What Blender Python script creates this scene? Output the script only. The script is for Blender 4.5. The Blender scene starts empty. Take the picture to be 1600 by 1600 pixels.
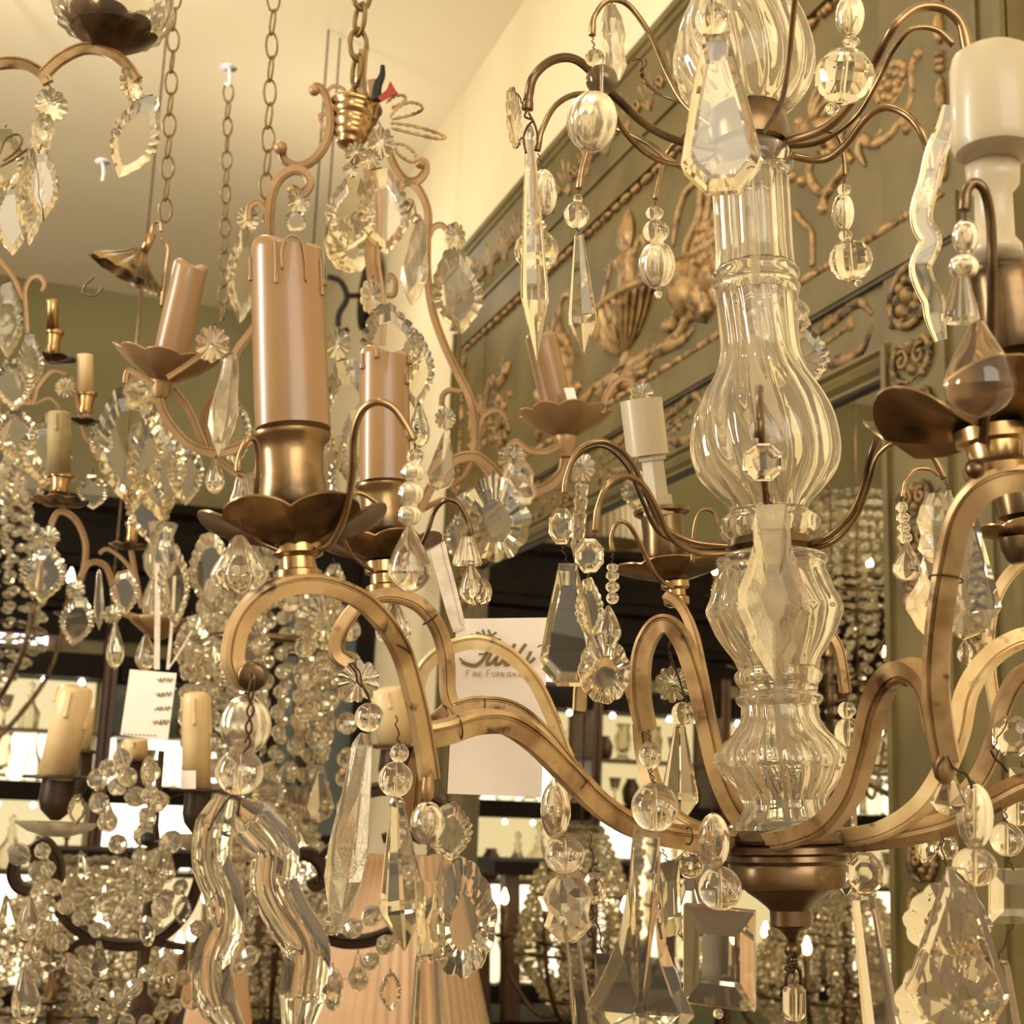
import bpy, bmesh, math, random
from mathutils import Vector, Matrix, noise
R_ = random.Random(7)
PI = math.pi
S = bpy.context.scene
COL = S.collection
# ------------------------------------------------------------------ camera
F = 2196.0
CAMZ = 1.5
def _n(v):
    return Vector(v).normalized()
_Y = _n(((-4-800)/F, -(1235-800)/F, 1.0))
_Z = _n(((1195-800)/F, (800+9556)/F, 1.0))
_Z = (_Z - _Y*_Z.dot(_Y)).normalized()
_X = _Y.cross(_Z)
if _X.x < 0: _X = -_X
CAM = Vector((0, 0, CAMZ))
RGT = Vector((_X.x, _Y.x, _Z.x)); UPV = Vector((_X.y, _Y.y, _Z.y)); FWD = Vector((_X.z, _Y.z, _Z.z))
cd = bpy.data.cameras.new('camera'); cam = bpy.data.objects.new('camera', cd); COL.objects.link(cam)
cd.sensor_width = 36.0; cd.lens = F/1600*36.0; cd.clip_start = 0.05; cd.clip_end = 60
cd.dof.use_dof = True; cd.dof.focus_distance = 1.02; cd.dof.aperture_fstop = 16
cam.matrix_world = Matrix(((RGT.x, UPV.x, -FWD.x, 0), (RGT.y, UPV.y, -FWD.y, 0), (RGT.z, UPV.z, -FWD.z, CAMZ), (0, 0, 0, 1)))
S.camera = cam
# ------------------------------------------------------------------ render look, world, lights
S.view_settings.view_transform = 'Standard'; S.view_settings.look = 'None'
S.view_settings.gamma = 1.0; S.view_settings.use_curve_mapping = False
S.view_settings.exposure = 0.07
S.cycles.max_bounces = 18; S.cycles.transmission_bounces = 18; S.cycles.glossy_bounces = 6
S.cycles.diffuse_bounces = 3; S.cycles.transparent_max_bounces = 8
S.cycles.sample_clamp_indirect = 4.0; S.cycles.blur_glossy = 0.5
S.cycles.use_denoising = True
S.cycles.caustics_reflective = False
W = bpy.data.worlds.new('world'); S.world = W; W.use_nodes = True
bg = W.node_tree.nodes['Background']; bg.inputs[0].default_value = (1.0, 0.89, 0.72, 1); bg.inputs[1].default_value = 1.25
def area(name, loc, aim, sx, sy, power, col):
    l = bpy.data.lights.new(name, 'AREA'); l.shape = 'RECTANGLE'; l.size = sx; l.size_y = sy; l.energy = power; l.color = col
    o = bpy.data.objects.new(name, l); COL.objects.link(o); o.location = loc
    o.rotation_euler = (Vector(aim)-Vector(loc)).to_track_quat('-Z', 'Y').to_euler(); return o
def lamp(name, loc, rad, power, col):
    l = bpy.data.lights.new(name, 'POINT'); l.shadow_soft_size = rad; l.energy = power; l.color = col
    o = bpy.data.objects.new(name, l); COL.objects.link(o); o.location = loc; return o
area('shop_window_daylight', (-2.3, 1.5, 2.2), (0.3, 0.9, 1.8), 0.45, 1.7, 85, (1.0, 0.96, 0.88))
area('shop_front_daylight', (0.6, -2.2, 2.6), (0.8, 2.0, 2.0), 2.6, 1.6, 66, (1.0, 0.93, 0.80))  # added fill from behind the camera, no source known there
lamp('ceiling_spot_over_mirror', (0.0, 2.8, 3.9), 0.12, 34, (1.0, 0.90, 0.72))  # unseen fill light, added on the mirror side of the room
lamp('ceiling_spot_over_aisle', (-0.8, 4.6, 3.6), 0.12, 80, (1.0, 0.90, 0.72))  # unseen, added to brighten the far ceiling
lamp('ceiling_spot_by_wall', (1.05, 5.9, 3.9), 0.10, 9, (1.0, 0.90, 0.72))  # small added light near the right wall, no fixture there
lamp('ceiling_spot_behind', (-0.5, 0.2, 3.6), 0.07, 30, (1.0, 0.92, 0.78))  # added point light above the camera, stands for no fixture
# ------------------------------------------------------------------ pixel helpers (1600 px frame)
def ray(px, py): return FWD + RGT*((px-800)/F) + UPV*((800-py)/F)
def P(px, py, d): return CAM + ray(px, py)*d
def WP(px, py, off=0.0):
    r = ray(px, py); return CAM + r*((WALLX-off)/r.x)
def BP(px, py, y):
    r = ray(px, py); return CAM + r*(y/r.y)
WALLX = 1.6
def sz(px, d): return px*d/F
# ------------------------------------------------------------------ materials
def lin(c):
    return tuple(((x/255.0)/12.92 if x/255.0 <= 0.04045 else ((x/255.0+0.055)/1.055)**2.4) for x in c)
MAT = {}
def mat(name, c1, c2=None, rough=0.5, metal=0.0, scale=8.0, bump=0.0, spec=0.5, coat=0.0, lo=0.35, hi=0.65, detail=5, rough2=None, c3=None, sscale=60.0, trans=0.0, sss=0):
    m = bpy.data.materials.new(name); m.use_nodes = True; nt = m.node_tree; b = nt.nodes['Principled BSDF']
    b.inputs['Roughness'].default_value = rough; b.inputs['Metallic'].default_value = metal
    b.inputs['Specular IOR Level'].default_value = spec; b.inputs['Coat Weight'].default_value = coat
    b.inputs['Transmission Weight'].default_value = trans
    c1 = lin(c1)
    tc = nt.nodes.new('ShaderNodeTexCoord')
    if c2 is None:
        b.inputs['Base Color'].default_value = (*c1, 1)
    else:
        c2 = lin(c2)
        nz = nt.nodes.new('ShaderNodeTexNoise'); nz.inputs['Scale'].default_value = scale; nz.inputs['Detail'].default_value = detail
        nt.links.new(tc.outputs['Object'], nz.inputs['Vector'])
        cr = nt.nodes.new('ShaderNodeValToRGB'); cr.color_ramp.elements[0].position = lo; cr.color_ramp.elements[1].position = hi
        cr.color_ramp.elements[0].color = (*c1, 1); cr.color_ramp.elements[1].color = (*c2, 1)
        nt.links.new(nz.outputs['Fac'], cr.inputs['Fac'])
        out = cr.outputs['Color']
        if c3 is not None:
            n2 = nt.nodes.new('ShaderNodeTexNoise'); n2.inputs['Scale'].default_value = sscale; n2.inputs['Detail'].default_value = 3
            nt.links.new(tc.outputs['Object'], n2.inputs['Vector'])
            r2 = nt.nodes.new('ShaderNodeValToRGB'); r2.color_ramp.elements[0].position = 0.62; r2.color_ramp.elements[1].position = 0.70
            nt.links.new(n2.outputs['Fac'], r2.inputs['Fac'])
            mx = nt.nodes.new('ShaderNodeMix'); mx.data_type = 'RGBA'
            nt.links.new(r2.outputs['Color'], mx.inputs[0]); nt.links.new(out, mx.inputs[6]); mx.inputs[7].default_value = (*lin(c3), 1)
            out = mx.outputs[2]
        nt.links.new(out, b.inputs['Base Color'])
        if rough2 is not None:
            mr = nt.nodes.new('ShaderNodeMapRange'); mr.inputs[3].default_value = rough; mr.inputs[4].default_value = rough2
            nt.links.new(nz.outputs['Fac'], mr.inputs[0]); nt.links.new(mr.outputs[0], b.inputs['Roughness'])
        if bump:
            bp = nt.nodes.new('ShaderNodeBump'); bp.inputs['Strength'].default_value = bump; bp.inputs['Distance'].default_value = 0.002
            nt.links.new(nz.outputs['Fac'], bp.inputs['Height']); nt.links.new(bp.outputs['Normal'], b.inputs['Normal'])
    MAT[name] = m; return m
def glass(name, col, rough=0.0, ior=1.5, bump=0.0, scale=80, mixd=0.0, dcol=(0.9,0.8,0.6)):
    m = bpy.data.materials.new(name); m.use_nodes = True; nt = m.node_tree; nt.nodes.clear()
    o = nt.nodes.new('ShaderNodeOutputMaterial'); g = nt.nodes.new('ShaderNodeBsdfGlass')
    g.inputs['Color'].default_value = (*col, 1); g.inputs['Roughness'].default_value = rough; g.inputs['IOR'].default_value = ior
    src = g.outputs[0]
    if mixd:
        d = nt.nodes.new('ShaderNodeBsdfTranslucent'); d.inputs[0].default_value = (*dcol, 1)
        d2 = nt.nodes.new('ShaderNodeBsdfDiffuse'); d2.inputs[0].default_value = (*dcol, 1)
        ma = nt.nodes.new('ShaderNodeMixShader'); nt.links.new(d.outputs[0], ma.inputs[1]); nt.links.new(d2.outputs[0], ma.inputs[2])
        mb = nt.nodes.new('ShaderNodeMixShader'); mb.inputs[0].default_value = mixd
        nt.links.new(src, mb.inputs[1]); nt.links.new(ma.outputs[0], mb.inputs[2]); src = mb.outputs[0]
    if bump:
        tc = nt.nodes.new('ShaderNodeTexCoord'); nz = nt.nodes.new('ShaderNodeTexNoise'); nz.inputs['Scale'].default_value = scale
        nt.links.new(tc.outputs['Object'], nz.inputs['Vector'])
        bp = nt.nodes.new('ShaderNodeBump'); bp.inputs['Strength'].default_value = bump; bp.inputs['Distance'].default_value = 0.001
        nt.links.new(nz.outputs['Fac'], bp.inputs['Height']); nt.links.new(bp.outputs['Normal'], g.inputs['Normal'])
    nt.links.new(src, o.inputs[0]); MAT[name] = m; return m
def emis(name, col, st, c2=None, scale=6):
    m = bpy.data.materials.new(name); m.use_nodes = True; nt = m.node_tree; nt.nodes.clear()
    o = nt.nodes.new('ShaderNodeOutputMaterial'); e = nt.nodes.new('ShaderNodeEmission')
    e.inputs[0].default_value = (*lin(col), 1); e.inputs[1].default_value = st
    nt.links.new(e.outputs[0], o.inputs[0]); MAT[name] = m; return m
glass('crystal', (0.985, 0.95, 0.86), 0.0, 1.5, mixd=0.045, dcol=(.97, .92, .80))
glass('rock_crystal', (0.985, 0.95, 0.865), 0.0, 1.46, bump=0.12, scale=60, mixd=0.05, dcol=(.97, .92, .80))
glass('column_glass', (0.99, 0.965, 0.90), 0.0, 1.45, mixd=0.06, dcol=(.96, .93, .84))
glass('crystal_far', (0.98, 0.95, 0.87), 0.03, 1.48, mixd=0.12, dcol=(.95, .88, .72))
glass('frosted_tube', (0.95, 0.92, 0.85), 0.3, 1.4, mixd=0.6)
mat('plaster', (238, 226, 194), (230, 215, 180), rough=0.9, scale=1.2, detail=4)
mat('ceiling_paint', (242, 230, 202), (236, 222, 192), rough=0.9, scale=0.9)
mat('olive_paint', (108, 93, 48), (88, 75, 37), rough=0.55, scale=5, bump=0.2)
mat('olive_dark', (70, 60, 32), (50, 42, 22), rough=0.6, scale=9)
mat('gilding', (166, 132, 82), (88, 66, 36), rough=0.40, metal=0.3, scale=30, lo=0.44, hi=0.66, bump=0.4)
mat('gilding_dull', (138, 108, 64), (60, 46, 24), rough=0.5, metal=0.2, scale=34, lo=0.46, hi=0.60, bump=0.5)
mat('aged_brass', (150, 122, 84), (74, 58, 38), rough=0.24, metal=0.85, scale=22, lo=0.44, hi=0.66, rough2=0.36)
mat('brass_dark', (118, 94, 64), (54, 42, 28), rough=0.28, metal=0.8, scale=26, lo=0.35, hi=0.7)
mat('brass_bright', (186, 154, 106), (138, 106, 66), rough=0.24, metal=0.9, scale=20)
mat('arm_gilt', (182, 150, 102), (132, 100, 60), rough=0.40, metal=0.5, scale=26, lo=0.44, hi=0.62, c3=(80, 56, 34), sscale=45, bump=0.2)
mat('arm_bright', (226, 200, 146), (190, 150, 92), rough=0.40, metal=0.4, scale=30, lo=0.35, hi=0.75, c3=(112, 80, 48), sscale=40, bump=0.2)
mat('frame_gilt', (170, 136, 94), (136, 104, 66), rough=0.45, metal=0.45, scale=14, lo=0.35, hi=0.7)
mat('wire', (66, 50, 34), rough=0.45, metal=0.7)
mat('chain_metal', (140, 116, 68), (104, 82, 46), rough=0.4, metal=0.7, scale=30)
mat('iron', (52, 38, 26), (84, 60, 38), rough=0.45, metal=0.6, scale=18, lo=0.45, hi=0.75)
mat('iron_black', (30, 26, 20), rough=0.5, metal=0.5)
mat('wax', (146, 112, 72), (134, 99, 60), rough=0.32, scale=10, spec=0.5, coat=0.12, detail=3)
mat('wax_cream', (216, 188, 138), (200, 168, 116), rough=0.4, scale=20)
mat('wax_old', (166, 146, 98), (140, 120, 78), rough=0.6, scale=24)
mat('plastic_white', (180, 164, 132), (172, 155, 122), rough=0.4, scale=5, coat=0.15)
mat('paper', (250, 238, 222), (242, 226, 206), rough=0.8, scale=12, bump=0.3)
mat('ribbon', (236, 220, 200), (214, 196, 170), rough=0.7, scale=90)
mat('ink', (132, 108, 72), rough=0.8)
mat('ink_pale', (176, 152, 122), rough=0.8)
mat('dark_wood', (30, 22, 12), (17, 12, 7), rough=0.6, scale=7, spec=0.12)
mat('brown_wood', (96, 64, 38), (60, 38, 22), rough=0.45, scale=7)
mat('floor_wood', (96, 66, 40), (70, 46, 28), rough=0.5, scale=3)
mat('peach_fabric', (206, 172, 134), (190, 152, 114), rough=0.8, scale=6)
mat('red_cloth', (150, 44, 30), rough=0.7)
mat('white_cap', (240, 236, 240), rough=0.4)
mat('blue_wall', (96, 104, 104), (70, 76, 72), rough=0.8, scale=2)
emis('lit_panel', (255, 240, 205), 3.0)
emis('lit_tube', (255, 246, 250), 6.0)
emis('bulb_glow', (255, 230, 180), 22.0)
m = bpy.data.materials.new('mirror_silver'); m.use_nodes = True
b = m.node_tree.nodes['Principled BSDF']; b.inputs['Metallic'].default_value = 1.0; b.inputs['Roughness'].default_value = 0.01; b.inputs['Base Color'].default_value = (0.86, 0.83, 0.74, 1)
MAT['mirror_silver'] = m
# ------------------------------------------------------------------ mesh building
class M:
    def __init__(s): s.v = []; s.f = []
    def add(s, vs, fs):
        k = len(s.v); s.v += [tuple(v) for v in vs]; s.f += [tuple(i+k for i in f) for f in fs]; return s
    def xf(s, mt):
        s.v = [tuple(mt @ Vector(v)) for v in s.v]; return s
def mk_mesh(name, m, mt, smooth=True):
    me = bpy.data.meshes.new(name); me.from_pydata(m.v, [], m.f); me.update()
    bm = bmesh.new(); bm.from_mesh(me); bmesh.ops.recalc_face_normals(bm, faces=bm.faces); bm.to_mesh(me); bm.free()
    me.polygons.foreach_set('use_smooth', [smooth]*len(me.polygons))
    me.materials.append(MAT[mt]); return me
def put(name, m, mt, parent=None, smooth=True, origin=None, auto=None):
    """verts in world space; object's origin is `origin` (or the first vertex)"""
    if origin is None: origin = Vector(m.v[0])
    origin = Vector(origin)
    q = M(); q.v = [(v[0]-origin.x, v[1]-origin.y, v[2]-origin.z) for v in m.v]; q.f = m.f
    me = mk_mesh(name, q, mt, smooth)
    if auto is not None: me.set_sharp_from_angle(angle=auto)
    o = bpy.data.objects.new(name, me); COL.objects.link(o)
    if parent is not None:
        o.parent = parent; o.location = origin - wloc(parent)
    else: o.location = origin
    return o
def wloc(o):
    p = Vector(o.location)
    while o.parent: o = o.parent; p += Vector(o.location)
    return p
def tag(o, label, cat, group=None):
    o['label'] = label; o['category'] = cat
    if group: o['group'] = group
    return o
def thing(name, label, cat, loc, group=None):
    o = bpy.data.objects.new(name, None); COL.objects.link(o); o.location = loc; o.empty_display_size = 0.02
    return tag(o, label, cat, group)
def struct(o): o['kind'] = 'structure'; return o
def box(m, c, s, rot=None):
    c = Vector(c); h = [x/2 for x in s]
    vs = [Vector((i*h[0], j*h[1], k*h[2])) for i in (-1, 1) for j in (-1, 1) for k in (-1, 1)]
    if rot is not None: vs = [rot @ v for v in vs]
    return m.add([c+v for v in vs], [(0, 1, 3, 2), (4, 6, 7, 5), (0, 4, 5, 1), (2, 3, 7, 6), (0, 2, 6, 4), (1, 5, 7, 3)])
def wbox(m, x0, x1, y0, y1, z0, z1): return box(m, ((x0+x1)/2, (y0+y1)/2, (z0+z1)/2), (abs(x1-x0), abs(y1-y0), abs(z1-z0)))
def axes(axis):
    a = Vector(axis).normalized(); t = Vector((0, 1, 0)) if abs(a.z) > 0.8 else Vector((0, 0, 1))
    u = a.cross(t).normalized(); w = a.cross(u); return a, u, w
def lathe(m, base, prof, n=32, axis=(0, 0, 1), rad=None, caps=True, ell=1.0):
    """prof: list of (z, r) along axis; rad(theta, i, z, r) -> (r, z) modulation"""
    a, u, w = axes(axis); base = Vector(base); vs = []
    for i, (z, r) in enumerate(prof):
        for k in range(n):
            t = 2*PI*k/n; rr, zz = (r, z) if rad is None else rad(t, i, z, r)
            vs.append(base + a*zz + u*(rr*math.cos(t)) + w*(rr*ell*math.sin(t)))
    fs = [(i*n+k, i*n+(k+1) % n, (i+1)*n+(k+1) % n, (i+1)*n+k) for i in range(len(prof)-1) for k in range(n)]
    if caps:
        if prof[0][1] > 1e-6: fs.append(tuple(range(n))[::-1])
        if prof[-1][1] > 1e-6: fs.append(tuple((len(prof)-1)*n+k for k in range(n)))
    return m.add(vs, fs)
def smooth_path(pts, sub=8, closed=False):
    p = [Vector(q) for q in pts]; n = len(p); out = []
    if n < 3: return p
    for i in range(n if closed else n-1):
        p1, p2 = p[i], p[(i+1) % n]
        p0 = p[(i-1) % n] if (closed or i > 0) else p1*2-p2
        p3 = p[(i+2) % n] if (closed or i < n-2) else p2*2-p1
        for k in range(sub):
            t = k/sub; t2 = t*t; t3 = t2*t
            out.append(0.5*((2*p1)+(p2-p0)*t+(2*p0-5*p1+4*p2-p3)*t2+(3*p1-p0-3*p2+p3)*t3))
    if not closed: out.append(p[-1])
    return out
def sweep(m, path, sect, nrm=None, scale=None, closed=False, twist=0.0):
    """sect: list of (a,b): a along binormal (t x nrm), b along nrm. nrm fixed reference vector, or parallel transport"""
    n = len(path); k = len(sect); vs = []; up = None
    for i, p in enumerate(path):
        if closed: t = (path[(i+1) % n]-path[(i-1) % n]).normalized()
        else: t = (path[min(i+1, n-1)]-path[max(i-1, 0)]).normalized()
        if nrm is not None:
            b = t.cross(Vector(nrm)).normalized(); c = b.cross(t).normalized()
        else:
            if up is None: _, up, _ = axes(t)
            up = (up - t*up.dot(t)).normalized(); c = up; b = t.cross(c)
        s = 1.0 if scale is None else scale(i/(n-1))
        if twist:
            an = twist*i/(n-1); b, c = b*math.cos(an)+c*math.sin(an), c*math.cos(an)-b*math.sin(an)
        for (x, y) in sect: vs.append(p + b*(x*s) + c*(y*s))
    fs = []
    for i in range(n if closed else n-1):
        j = (i+1) % n
        for q in range(k): fs.append((i*k+q, j*k+q, j*k+(q+1) % k, i*k+(q+1) % k))
    if not closed: fs.append(tuple(range(k))[::-1]); fs.append(tuple((n-1)*k+q for q in range(k)))
    return m.add(vs, fs)
def circ(r, n=8, ry=None): return [(r*math.cos(2*PI*k/n), (ry or r)*math.sin(2*PI*k/n)) for k in range(n)]
def tube(m, pts, r, n=8, sub=6, scale=None, closed=False, smooth=True):
    return sweep(m, smooth_path(pts, sub, closed) if smooth else [Vector(p) for p in pts], circ(r, n), scale=scale, closed=closed)
def ball(m, c, r, n=12, h=8, ez=1.0):
    return lathe(m, Vector(c), [(-r*ez*math.cos(PI*i/h), max(1e-5, r*math.sin(PI*i/h))) for i in range(h+1)], n, caps=False)
# ================================================================== ROOM SHELL
mat('olive_wall', (150, 142, 104), (128, 120, 84), rough=0.9, scale=0.8)
CZ = 4.68; WX = 1.66; BY = 9.0; LX = -3.6
def wallbox(name, mt, *b):
    m = M(); wbox(m, *b); return struct(put(name, m, mt, smooth=False, origin=((b[0]+b[1])/2, (b[2]+b[3])/2, (b[4]+b[5])/2)))
wallbox('floor', 'floor_wood', LX-0.2, WX+0.2, -3.2, BY+0.2, -0.1, 0)
wallbox('ceiling', 'ceiling_paint', LX-0.2, WX+0.2, -3.2, BY+0.2, CZ, CZ+0.1)
wallbox('wall_right', 'plaster', WX, WX+0.2, -3.2, BY+0.2, 0, CZ)
wallbox('wall_left', 'plaster', LX-0.2, LX, -3.2, BY+0.2, 0, CZ)
wallbox('wall_back', 'olive_wall', LX, WX, BY, BY+0.2, 0, CZ)
# dark lintel with mouldings on the back wall
m = M(); zc = CAMZ
prof = [(0, 1.80), (-0.16, 1.80), (-0.16, 1.74), (-0.12, 1.70), (-0.10, 1.62), (-0.10, 1.44), (-0.13, 1.42), (-0.13, 1.36), (-0.07, 1.34), (-0.07, 1.16), (-0.09, 1.14), (-0.09, 1.10), (-0.05, 1.08), (-0.05, 0.93), (0, 0.93)]
vs = [(x, BY+a, CAMZ+z) for x in (LX, WX) for a, z in prof]; k = len(prof)
m.add(vs, [(i, (i+1) % k, k+(i+1) % k, k+i) for i in range(k)]+[tuple(range(k)), tuple(range(k, 2*k))[::-1]])
struct(put('trim_1', m, 'dark_wood', smooth=False))
# ================================================================== TRUMEAU MIRROR on the right wall
FX = 1.60; MY0 = 1.93; MY1 = 5.39; YM = (2.12+5.23)/2
tr = thing('trumeau_mirror', 'huge olive painted trumeau mirror with gilded urn and griffin relief on the cream wall', 'mirror', (FX+0.03, YM, 0.3))
def Z(r): return CAMZ+r
def fb(name, mt, x0, y0, y1, z0, z1, x1=WX-0.002):
    m = M(); wbox(m, x0, x1, y0, y1, z0, z1)
    o = put(name, m, mt, tr, smooth=False, origin=(x0, (y0+y1)/2, (z0+z1)/2))
    return o
m = M(); m.add([(1.632, 2.33, 0.4), (1.632, 5.0, 0.4), (1.632, 5.0, Z(0.91)), (1.632, 2.33, Z(0.91))], [(0, 1, 2, 3)])
put('mirror_glass', m, 'mirror_silver', tr, smooth=False)
fb('upper_panel', 'olive_paint', FX+0.012, MY0+0.15, MY1-0.12, Z(1.20), Z(1.84))
fb('upper_rail', 'olive_paint', FX-0.004, MY0+0.15, MY1-0.12, Z(1.845), Z(1.96))
fb('middle_rail', 'olive_paint', FX, MY0+0.15, MY1-0.12, Z(1.105), Z(1.19))
fb('frieze_board', 'olive_paint', FX+0.016, MY0+0.2, MY1-0.2, Z(0.958), Z(1.104))
# cyma under frieze
def mould(name, prof, y0, y1, mt):
    m = M(); k = len(prof); vs = [(x, y, Z(z)) for y in (y0, y1) for x, z in prof]
    m.add(vs, [(i, k+i, k+(i+1) % k, (i+1) % k) for i in range(k)]+[tuple(range(k))[::-1], tuple(range(k, 2*k))])
    return put(name, m, mt, tr, smooth=False)
mould('lower_moulding', [(WX-.004, .956), (FX+.004, .956), (FX+.004, .948), (FX+.014, .942), (FX-.002, .926), (FX+.004, .912), (FX+.016, .902), (FX+.016, .894), (WX-.004, .894)], 2.31, 5.02, 'olive_paint')
mould('mirror_rebate', [(1.64, .900), (FX+.018, .900), (FX+.018, .888), (1.64, .888)], 2.31, 5.02, 'iron_black')
mould('rail_groove', [(WX-.004, 1.1045), (FX+.004, 1.1045), (FX+.004, 1.0955), (WX-.004, 1.0955)], MY0+.15, MY1-.12, 'olive_dark')
mould('cornice', [(WX-.004, 1.962), (FX-.012, 1.962), (FX-.012, 1.975), (FX-.004, 1.98), (FX-.008, 1.992), (FX-.03, 2.05), (FX-.05, 2.16), (FX-.058, 2.165), (FX-.058, 2.185), (FX-.066, 2.19), (FX-.066, 2.215), (WX-.004, 2.215)], MY0-.02, MY1+.02, 'olive_paint')
# stiles left/right with raised fillets
for (a, b2) in ((MY0, 2.33), (MY1-.0, 4.985)):
    s = 1 if b2 > a else -1
    lo, hi = min(a, b2), max(a, b2)
    fb('stile', 'olive_paint', FX+0.008, lo, hi, 0.3, Z(1.94))
    for off, wd, dp in ((0.0, .020, .012), (.075, .012, .008), (.19, .014, .012), (.385, .016, .010)):
        y = a+s*off; fb('stile_fillet', 'olive_paint', FX+0.008-dp, min(y, y+s*wd), max(y, y+s*wd), 0.3, Z(1.94) if off < .1 else Z(0.955) , FX+0.012)
# bead and reel mouldings
def beadreel(name, a, b, horizontal=True, period=0.150):
    m = M(); L = (b-a).length; n = max(1, round(L/period)); d = (b-a)/n; u = d.normalized()
    for i in range(n):
        c = a+d*i; l = d.length
        lathe(m, c+u*(l*.03), [(0, .002), (l*.07, .009), (l*.18, .0125), (l*.30, .0125), (l*.44, .008), (l*.52, .002)], 8, axis=u)
        for q in (.60, .71, .82): lathe(m, c+u*(l*q), [(0, .002), (l*.02, .0105), (l*.055, .0115), (l*.085, .0105), (l*.10, .002)], 8, axis=u)
    return put(name, m, 'gilding', tr)
A = Vector((FX+.004, 2.12, Z(1.825))); B = Vector((FX+.004, 5.23, Z(1.825)))
beadreel('bead_moulding', A, B); beadreel('bead_moulding', Vector((FX+.004, 2.12, Z(1.20))), Vector((FX+.004, 5.23, Z(1.20))))
beadreel('bead_moulding', Vector((FX+.004, 2.12, Z(1.22))), Vector((FX+.004, 2.12, Z(1.81)))); beadreel('bead_moulding', Vector((FX+.004, 5.23, Z(1.22))), Vector((FX+.004, 5.23, Z(1.81))))
# ---- relief helpers: curves in wall coordinates (y, z absolute)
def rel(m, pts, r, x=None, flat=0.6, sub=5, taper=None, n=7):
    x = FX+0.010 if x is None else x
    path = smooth_path([Vector((x, p[0], p[1])) for p in pts], sub)
    sweep(m, path, circ(r, n, r*flat), nrm=(1, 0, 0), scale=taper)
def blob(m, y, z, r, x=None, flat=.6, e=1.0):
    x = FX+0.010 if x is None else x
    lathe(m, (x+r*flat, y, z), [(-r*flat*2*math.cos(PI*.5*i/4), 1e-5+r*math.sin(PI*.5*i/4)) for i in range(5)], 9, axis=(1, 0, 0), caps=False, ell=e)
def spiral(y, z, r, turns=1.4, a0=0.0, s=1, n=12):
    return [(y+s*math.cos(a0+turns*2*PI*i/n)*r*(1-.8*i/n), z+math.sin(a0+turns*2*PI*i/n)*r*(1-.8*i/n)) for i in range(n+1)]
def yz(px, py): w = WP(px, py); return (w.y, w.z)
def mir(pts): return [(2*YM-p[0], p[1]) for p in pts]
T1 = lambda t: 0.25+0.75*math.sin(PI*min(1, t*1.0+.02))
T2 = lambda t: 1.0-.75*t
# gilded palmettes along the cornice
m = M(); y = MY0+.08; i = 0
while y < MY1-.03:
    for a in (-.95, -.5, 0, .5, .95):
        L = .085-.02*abs(a)
        pts = [(y+math.sin(a)*L*t*(1+.3*t), Z(2.01)+math.cos(a)*L*t*1.5) for t in (0, .4, .75, 1)]
        xx = FX-.010
        path = smooth_path([Vector((FX-.012-.040*((p[1]-Z(1.99))/.17), p[0], p[1])) for p in pts], 3)
        sweep(m, path, circ(.0085, 6, .005), nrm=(1, 0, 0), scale=lambda t: .5+.7*t if t < .8 else 1.1-.9*(t-.8)*4)
    for s in (-1, 1):
        pp = spiral(y+s*.062, Z(2.045), .022, 1.1, PI/2*0, s)
        sweep(m, smooth_path([Vector((FX-.020-.040*((p[1]-Z(1.99))/.17), p[0], p[1])) for p in pp], 2), circ(.005, 5), nrm=(1, 0, 0))
    y += .158
put('gilded_palmettes', m, 'gilding', tr)
# ---- central urn
m = M(); ux, uy = None, None
top = yz(915, 480); rt = yz(1030, 415)
cy = YM-.03
def half(m, prof, n=16, flute=0, cy=cy):   # half-round relief lathe along z
    vs = []; k = n+1
    for (z, r) in prof:
        for q in range(k):
            t = PI*q/n; rr = r*(1+(.10*math.cos(flute*t*1.0) if flute else 0))
            vs.append((FX+.012-.32*rr*math.sin(t), cy+rr*math.cos(t), z))
    m.add(vs, [(i*k+q, i*k+q+1, (i+1)*k+q+1, (i+1)*k+q) for i in range(len(prof)-1) for q in range(n)])
half(m, [(Z(1.335), .02), (Z(1.345), .06), (Z(1.37), .115), (Z(1.41), .16), (Z(1.45), .185), (Z(1.475), .20), (Z(1.478), .195)], 56, 28)
half(m, [(Z(1.478), .20), (Z(1.482), .225), (Z(1.492), .23), (Z(1.50), .215), (Z(1.505), .20)], 24)
for q in range(17): blob(m, cy-.2+.025*q, Z(1.512), .010, FX-.02, 1)
half(m, [(Z(1.505), .075), (Z(1.53), .06), (Z(1.57), .05), (Z(1.60), .055), (Z(1.62), .075), (Z(1.63), .085), (Z(1.64), .08), (Z(1.645), .05), (Z(1.66), .03)], 18)
half(m, [(Z(1.655), .03), (Z(1.67), .045), (Z(1.70), .062), (Z(1.73), .056), (Z(1.765), .035), (Z(1.79), .006)], 14, 7)
half(m, [(Z(1.285), .07), (Z(1.29), .055), (Z(1.31), .03), (Z(1.335), .024), (Z(1.34), .05)], 14)
for s in (-1, 1):
    rel(m, [(cy+s*.06, Z(1.635)), (cy+s*.10, Z(1.66)), (cy+s*.13, Z(1.63)), (cy+s*.17, Z(1.57)), (cy+s*.19, Z(1.51))], .010)
    for q in range(5): blob(m, cy+s*(.07+.02*q), Z(1.655+.006*math.sin(q)), .010)
put('gilded_urn', m, 'gilding', tr, auto=math.radians(60))
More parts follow.
